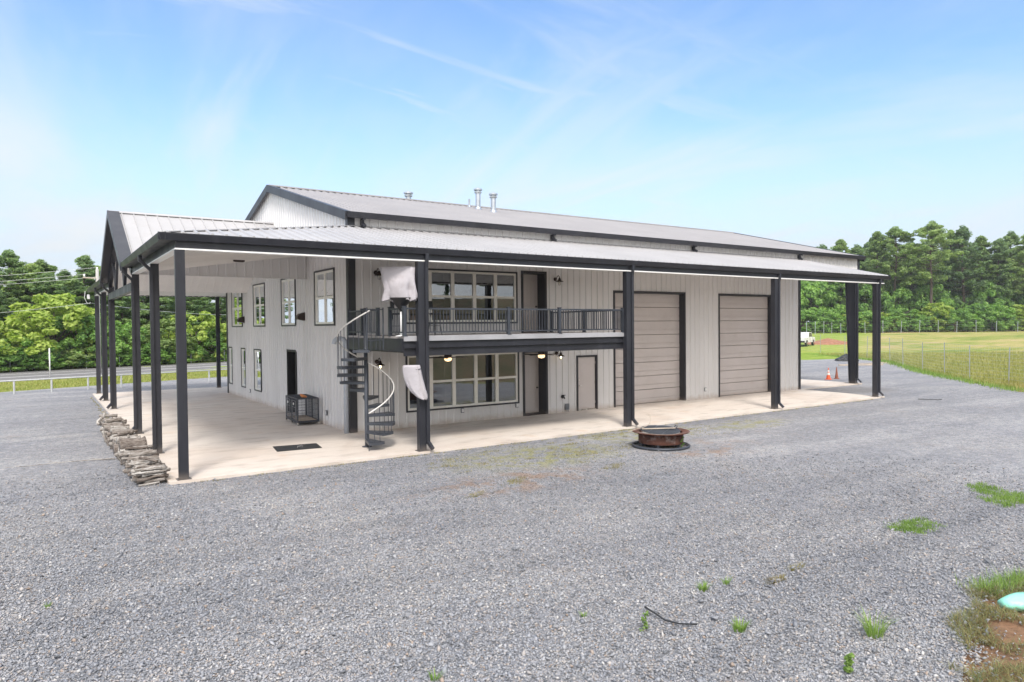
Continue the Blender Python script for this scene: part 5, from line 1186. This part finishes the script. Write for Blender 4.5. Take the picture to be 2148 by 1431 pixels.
# ------------------------------------------------------------------ foreground: stones, weeds, bag
def stones(n, name, zone):
    r_ = np.random.default_rng(5)
    th = r_.uniform(-.80, .80, n); u = r_.random(n); d0, d1 = zone; d = np.sqrt(d0*d0+u*(d1*d1-d0*d0))
    f2_ = np.array([F.x, F.y])/math.hypot(F.x, F.y); r2_ = np.array([Rv.x, Rv.y])
    xy = np.array([CAM.x, CAM.y])+d[:, None]*(np.cos(th)[:, None]*f2_+np.sin(th)[:, None]*r2_)
    keep = (r_.random(n) < np.clip((d1-d)/(d1-9.), 0, 1)**1.2) & (xy[:, 1] > np.interp(xy[:, 0], [-8, -4, -1.3, .4, 1.5, 2.4, 3.8, 12], [-22.3, -20.2, -18.65, -17.9, -17.62, -17.75, -18.3, -16.4])+.08*np.sin(xy[:, 0]*5)-np.abs(r_.normal(size=n))*.16-(r_.random(n) < .05)*2.0) & ~((xy[:, 0] > -6.05) & (xy[:, 1] > -4.56)) & ~((np.hypot(xy[:, 0]-6.28, xy[:, 1]+7.55) < .05)); xy = xy[keep]; n = len(xy)
    base = np.array([(1, 0, 0), (-1, 0, 0), (0, 1, 0), (0, -1, 0), (0, 0, 1), (0, 0, -1)], float)
    V = base[None]*(.75+.5*r_.random((n, 6, 1)))+r_.normal(size=(n, 6, 3))*.17
    s_ = .0118*np.exp(r_.normal(size=n)*.34); an = r_.random(n)*6.283
    V *= (s_[:, None]*np.array([1.25, .85, .6])[None]*(.8+.4*r_.random((n, 3))))[:, None, :]
    ti = r_.normal(size=(n, 2))*.4
    c, sn = np.cos(an)[:, None], np.sin(an)[:, None]; x, y, z = V[..., 0], V[..., 1], V[..., 2]
    z = z+x*ti[:, :1]+y*ti[:, 1:]; X = x*c-y*sn+xy[:, :1]; Y = x*sn+y*c+xy[:, 1:]; zb = np.array([max(H(a, b)+.015, -.06) if (c_ < 12 and b < -16.5) else -.06 for a, b, c_ in zip(xy[:, 0], xy[:, 1], np.hypot(xy[:, 0]-CAM.x, xy[:, 1]-CAM.y))])
    Z = z+zb[:, None]+s_[:, None]*(.25+.5*r_.random((n, 1)))
    P = np.stack([X, Y, Z], -1).reshape(-1, 3)
    tri = np.array([(4, 0, 2), (4, 2, 1), (4, 1, 3), (4, 3, 0), (5, 2, 0), (5, 1, 2), (5, 3, 1), (5, 0, 3)]); T = (tri[None]+(np.arange(n)*6)[:, None, None]).reshape(-1).astype(np.int32)
    me = bpy.data.meshes.new(name); me.vertices.add(len(P)); me.vertices.foreach_set('co', P.ravel()); m_ = len(T)//3
    me.loops.add(3*m_); me.loops.foreach_set('vertex_index', T); me.polygons.add(m_); me.polygons.foreach_set('loop_start', np.arange(0, 3*m_, 3, dtype=np.int32)); me.polygons.foreach_set('loop_total', np.full(m_, 3, dtype=np.int32))
    me.update(calc_edges=True); me.materials.append(M['stone']); o = bpy.data.objects.new(name, me); COL.objects.link(o); return o
tag(stones(760000, 'gravel_stones', (5.2, 21)), 'loose grey crushed stones covering the yard in the foreground', 'gravel', None, 'stuff')

def blades(name, pts_, h, w, matname, seed=0, spread=.5, loc=(0, 0, 0)):
    """pts_ (n,3) roots; each blade a bent strip of two quads"""
    r_ = np.random.default_rng(seed); p = np.asarray(pts_, float); n = len(p); a = r_.random(n)*6.283; hh = h*(.5+.8*r_.random(n)); ln = spread*(.2+r_.random(n))*hh
    dx, dy = np.cos(a), np.sin(a); sx, sy = -dy*w/2, dx*w/2; Z = np.zeros(n)
    A = np.stack([p[:, 0]-sx, p[:, 1]-sy, p[:, 2]], 1); B = np.stack([p[:, 0]+sx, p[:, 1]+sy, p[:, 2]], 1)
    mx_ = p[:, 0]+dx*ln*.35; my_ = p[:, 1]+dy*ln*.35; mz_ = p[:, 2]+hh*.6
    C_ = np.stack([mx_+sx*.8, my_+sy*.8, mz_], 1); D = np.stack([mx_-sx*.8, my_-sy*.8, mz_], 1); E = np.stack([p[:, 0]+dx*ln, p[:, 1]+dy*ln, p[:, 2]+hh], 1)
    V = np.stack([A, B, C_, D, E], 1).reshape(-1, 3)-np.array(loc)
    me = bpy.data.meshes.new(name); me.vertices.add(5*n); me.vertices.foreach_set('co', V.ravel())
    li = (np.array([0, 1, 2, 3, 3, 2, 4])[None]+5*np.arange(n)[:, None]).ravel().astype(np.int32); me.loops.add(7*n); me.loops.foreach_set('vertex_index', li); me.polygons.add(2*n)
    ls = (np.array([0, 4])[None]+7*np.arange(n)[:, None]).ravel().astype(np.int32); lt = np.tile(np.array([4, 3], dtype=np.int32), n)
    me.polygons.foreach_set('loop_start', ls); me.polygons.foreach_set('loop_total', lt); me.update(calc_edges=True); me.materials.append(M[matname])
    o = bpy.data.objects.new(name, me); o.location = loc; COL.objects.link(o); return o
def patch(cx_, cy_, rx, ry, rot, n, seed, z=-.06):
    r_ = np.random.default_rng(seed); a = r_.random(n)*6.283; q = np.sqrt(r_.random(n)); x = q*np.cos(a)*rx*(1+.3*np.sin(3*a+seed)); y = q*np.sin(a)*ry*(1+.3*np.cos(2*a+seed))
    c, s_ = math.cos(rot), math.sin(rot); return np.stack([cx_+x*c-y*s_, cy_+x*s_+y*c, np.full(n, z)], 1)
def grass(name, label, cx_, cy_, rx, ry, rot, n, h, w, m_, seed, spread=.7, group=None):
    P = patch(cx_, cy_, rx, ry, rot, n, seed)
    if rx > .3:      # broken up into small tufts with bare stones between
        q_ = np.random.default_rng(seed+99); cen = patch(cx_, cy_, rx, ry, rot, 46, seed+7); cen[:, :2] += q_.normal(size=(46, 2))*.05
        P = cen[q_.integers(0, 46, n)]+np.column_stack([q_.normal(size=(n, 2))*.055, np.zeros(n)])
    o = blades(name, P, h, w, m_, seed, spread, (cx_, cy_, -.06)); return tag(o, label, 'weed' if name == 'weed' else 'grass', group)
grass('grass_patch', 'bright green oval grass patch alone in the gravel', 3.9, -15.72, .52, .26, R(20), 2300, .05, .007, 'blade', 1)
grass('grass_patch', 'long green grass patch at the right edge of the gravel', 7.15, -15.85, .6, .26, R(10), 2000, .06, .008, 'blade', 2)
grass('grass_patch', 'smaller green grass patch above the long one at the right edge', 7.75, -15.25, .5, .22, R(30), 1100, .06, .008, 'blade', 3)
for i, (x, y, r_, n, h_, lab) in enumerate(((-1.84, -16.60, .07, 160, .10, 'round bright green weed tuft in the foreground gravel'), (-1.24, -15.55, .06, 120, .09, 'pale green tuft in the gravel farther than the round one'), (-.84, -15.6, .04, 60, .09, 'thin small sprig right of the pale green tuft'), (-3.05, -15.3, .035, 50, .06, 'tiny green sprout left of the black strap'), (-5.2, -15.6, .04, 60, .07, 'tiny green sprout at the bottom edge of view'), (-8.33, -11.2, .04, 40, .05, 'tiny green sprout near the left edge of view'), (-.75, -17.55, .09, 140, .22, 'tall light green grass sprig at the edge of the dirt'))):
    grass('weed', lab, x, y, r_, r_, 0, n, h_, .007, 'blade', 30+i, .9)
def leafy(name, label, x, y, h_, n, seed):
    r_ = random.Random(seed); cl = [(r_.uniform(-.03, .03), r_.uniform(-.03, .03), h_*(i+.5)/6, .035) for i in range(6)]; me = leaf_mesh('leaves', cl, n, .018, 'blade', .8, .6, seed); o = bpy.data.objects.new(name, me); COL.objects.link(o); o.location = (x, y, -.05); return tag(o, label, 'weed')
leafy('weed', 'upright leafy weed in front of the black strap', -2.75, -16.0, .22, 14, 1); leafy('weed', 'leafy green weed at the bottom edge near the dirt', -1.79, -17.85, .2, 40, 2); leafy('weed', 'small leafy green weed growing beside the fire pit drum', 6.45, -8.2, .35, 22, 3)
for i, (x, y, rx, ry, rt, n, lab) in enumerate(((.45, -8.8, .5, .12, .4, 500, 'brown dry weeds in a line near the middle of the gravel'), (3.3, -8.9, .4, .15, .2, 350, 'sparse dry weeds between brown line and fire pit'), (-1.0, -9.4, .3, .12, .3, 250, 'small dry weed patch left of the brown line'), (-.2, -15.9, .2, .09, .1, 220, 'rusty brown dead weeds in the foreground gravel'), (.45, -15.75, .2, .07, .1, 160, 'brown dead tuft right of the rusty dead weeds'))):
    grass('weed', lab, x, y, rx, ry, rt, n, .045, .006, 'dryblade', 60+i, 1.2, 'dry weeds in the gravel')
r_ = np.random.default_rng(77)
# low yellow-green moss and grass in front of the slab
mp_ = []
for (cx_, cy_, rx, ry, n) in ((2.2, -6.3, 2.6, 1.1, 1500), (4.6, -7.2, 1.8, .9, 700), (7.2, -5.4, 2.4, .5, 1200), (10.5, -6.2, 2.4, .9, 500)):
    for q in range(40): a = patch(cx_+r_.uniform(-rx, rx), cy_+r_.uniform(-ry, ry), .16, .12, 0, n//40, int(q+cx_*10)); mp_.append(a)
for i in range(160): mp_.append(patch(r_.uniform(-5.5, 23), -4.60-abs(r_.normal())*.07, .12, .03, 0, 14, 500+i))
for i in range(60): mp_.append(patch(-6.08-abs(r_.normal())*.06, r_.uniform(6.5, 20), .03, .12, 0, 12, 900+i))
tag(blades('sparse_grass', np.concatenate(mp_), .035, .01, 'dryblade', 9, 1.2), 'sparse low yellow green grass in the gravel along the slab', 'grass', None, 'stuff')
# tangled weeds on the dirt bank at the lower right
EX = lambda x: np.interp(x, [-8, -4, -1.3, .4, 1.5, 2.4, 3.8, 12], [-22.3, -20.2, -18.65, -17.9, -17.62, -17.75, -18.3, -16.4])
n = 14000; x = r_.uniform(-1.6, 4.2, n); y = EX(x)-np.abs(r_.normal(size=n))*.5+.02+.08*np.sin(x*5); k = noise2 = np.array([noise.noise(Vector((a*2.2, b*2.2, 4))) for a, b in zip(x, y)]) > -.12; x, y = x[k], y[k]; z = np.array([max(H(a, b), -.07) for a, b in zip(x, y)])
h_ = len(x)//2
tag(blades('dry_weeds', np.stack([x, y, z], 1)[:int(h_*1.25)], .085, .005, 'dryblade', 10, 2.2), 'tangled brown dry weeds on the dirt bank', 'weeds', None, 'stuff')
tag(blades('olive_weeds', np.stack([x, y, z], 1)[int(h_*1.25):], .075, .005, 'oliveblade', 15, 2.2), 'low olive green weeds on the dirt bank', 'weeds', None, 'stuff')
n = 1500; x = r_.uniform(1.55, 3.4, n); y = EX(x)+r_.normal(size=n)*.12-.02; z = np.array([max(H(a, b), -.07) for a, b in zip(x, y)])
tag(blades('green_weeds', np.stack([x, y, z], 1), .13, .006, 'blade', 11, 1.2), 'fresh green grass at the top of the dirt bank', 'grass', None, 'stuff')
g = MB(); secs = [(-.42, 0, .03, .02, .01, 0)]
vs = []; n = 20
for k in range(14):
    t_ = k/13; rad = .085*math.sin(math.pi*min(.97, .06+t_*.9))**.6
    for j in range(n): a = 2*math.pi*j/n; w = 1+.18*noise.noise(Vector((t_*5, math.cos(a)*1.5, math.sin(a)*1.5))); vs.append((-.42+.95*t_, rad*2.0*w*math.cos(a), .10+rad*1.35*w*math.sin(a)))
g.add(vs, [(k*n+j, k*n+(j+1) % n, (k+1)*n+(j+1) % n, (k+1)*n+j) for k in range(13) for j in range(n)]+[tuple(range(n))[::-1], tuple(range(13*n, 14*n))])
o = g.build('plastic_bag', 'mint', None, True, (1.60, -18.22, H(1.60, -18.22)-.0)); o.rotation_euler = (0, 0, R(-28)); tag(o, 'mint green plastic bag lying on the dirt bank', 'bag')
g = MB(); pts_ = [(-2.34, -15.6), (-2.37, -15.78), (-2.41, -16.0), (-2.34, -16.15), (-2.18, -16.27)]
for i, (a, b) in enumerate(zip(pts_, pts_[1:])): g.bar((a[0]+2.34, a[1]+15.6, .035-.005*i), (b[0]+2.34, b[1]+15.6, .03-.005*i), .022, .010)
tag(g.build('strap', 'rubber', None, False, (-2.34, -15.6, -.035)), 'curved black rubber strap lying in the foreground gravel', 'strap')
g = MB(); g.bar((-.1, .35, 0), (.1, -.35, .02), .07, .02); g.bar((.1, -.35, .01), (.22, -.5, .03), .06, .02); tag(g.build('strap', 'rubber', None, False, (24.4, -6.2, -.035)), 'small dark strip on the gravel beyond the last porch post', 'strap')

# field grass in front of the forest and along the gravel edge
n = 70000; th = rng.uniform(.36, .70, n); d = rng.uniform(36, 75, n)**1; f2_ = np.array([F.x, F.y])/math.hypot(F.x, F.y); r2_ = np.array([Rv.x, Rv.y])
xy = np.array([CAM.x, CAM.y])+d[:, None]*(f2_+np.tan(th)[:, None]*r2_)
def outside(x, y): # right of the gravel edge polyline
    e = [(31.6, -7.2), (37.7, -1.4), (42, 2.4), (47, 6.0), (53, 10.5), (57.3, 16.2), (61.7, 24.3)]; xe_ = np.interp(y, [q[1] for q in e], [q[0] for q in e]); return x > xe_+.15
k = outside(xy[:, 0], xy[:, 1]); xy = xy[k]; z = np.array([H(a, b) for a, b in xy])
tag(blades('field_grass', np.column_stack([xy, z]), .28, .025, 'fieldblade', 12, .8), 'tall yellow green pasture grass beyond the gravel yard', 'grass', None, 'stuff')
ed = []
for a, b in zip([(31.4, -7.4), (37.7, -1.4), (42, 2.4), (47, 6.0), (53, 10.5), (57.3, 16.2)], [(37.7, -1.4), (42, 2.4), (47, 6.0), (53, 10.5), (57.3, 16.2), (61.7, 24.3)]):
    m_ = 900; t_ = rng.random(m_)[:, None]; ed.append(np.array(a)*(1-t_)+np.array(b)*t_+rng.normal(size=(m_, 2))*.3)
ed = np.concatenate(ed); tag(blades('edge_grass', np.column_stack([ed, np.full(len(ed), -.08)]), .20, .025, 'blade', 13, .9), 'green grass along the edge of the gravel yard', 'grass', None, 'stuff')
vx = rng.uniform(-16, 10, 26000); vy = rng.uniform(0, 10.5, 26000); vy = 27.2+.33*(vx+10)+vy*.95
k = vy < 38.0+.33*(vx+10.7)-.2; vx, vy = vx[k], vy[k]
tag(blades('verge_grass', np.stack([vx, vy, np.full(len(vx), -.1)], 1), .12, .025, 'fieldblade', 14, .9), 'mown grass verge between the pipe fence and the road', 'grass', None, 'stuff')

# thin summer haze
hm = bpy.data.materials.new('haze'); hm.use_nodes = True; t = hm.node_tree; t.nodes.clear(); o = N(t, 'ShaderNodeOutputMaterial'); v = N(t, 'ShaderNodeVolumePrincipled')
v.inputs['Color'].default_value = (.93, .97, 1, 1); v.inputs['Density'].default_value = .00032; v.inputs['Anisotropy'].default_value = .1; L(t, v.outputs[0], o.inputs['Volume'])
M['haze'] = hm; g = MB(); g.box(-2600, 3100, -2600, 3100, -1.2, 34); hz_ = g.build('haze', 'haze'); hz_['kind'] = 'stuff'
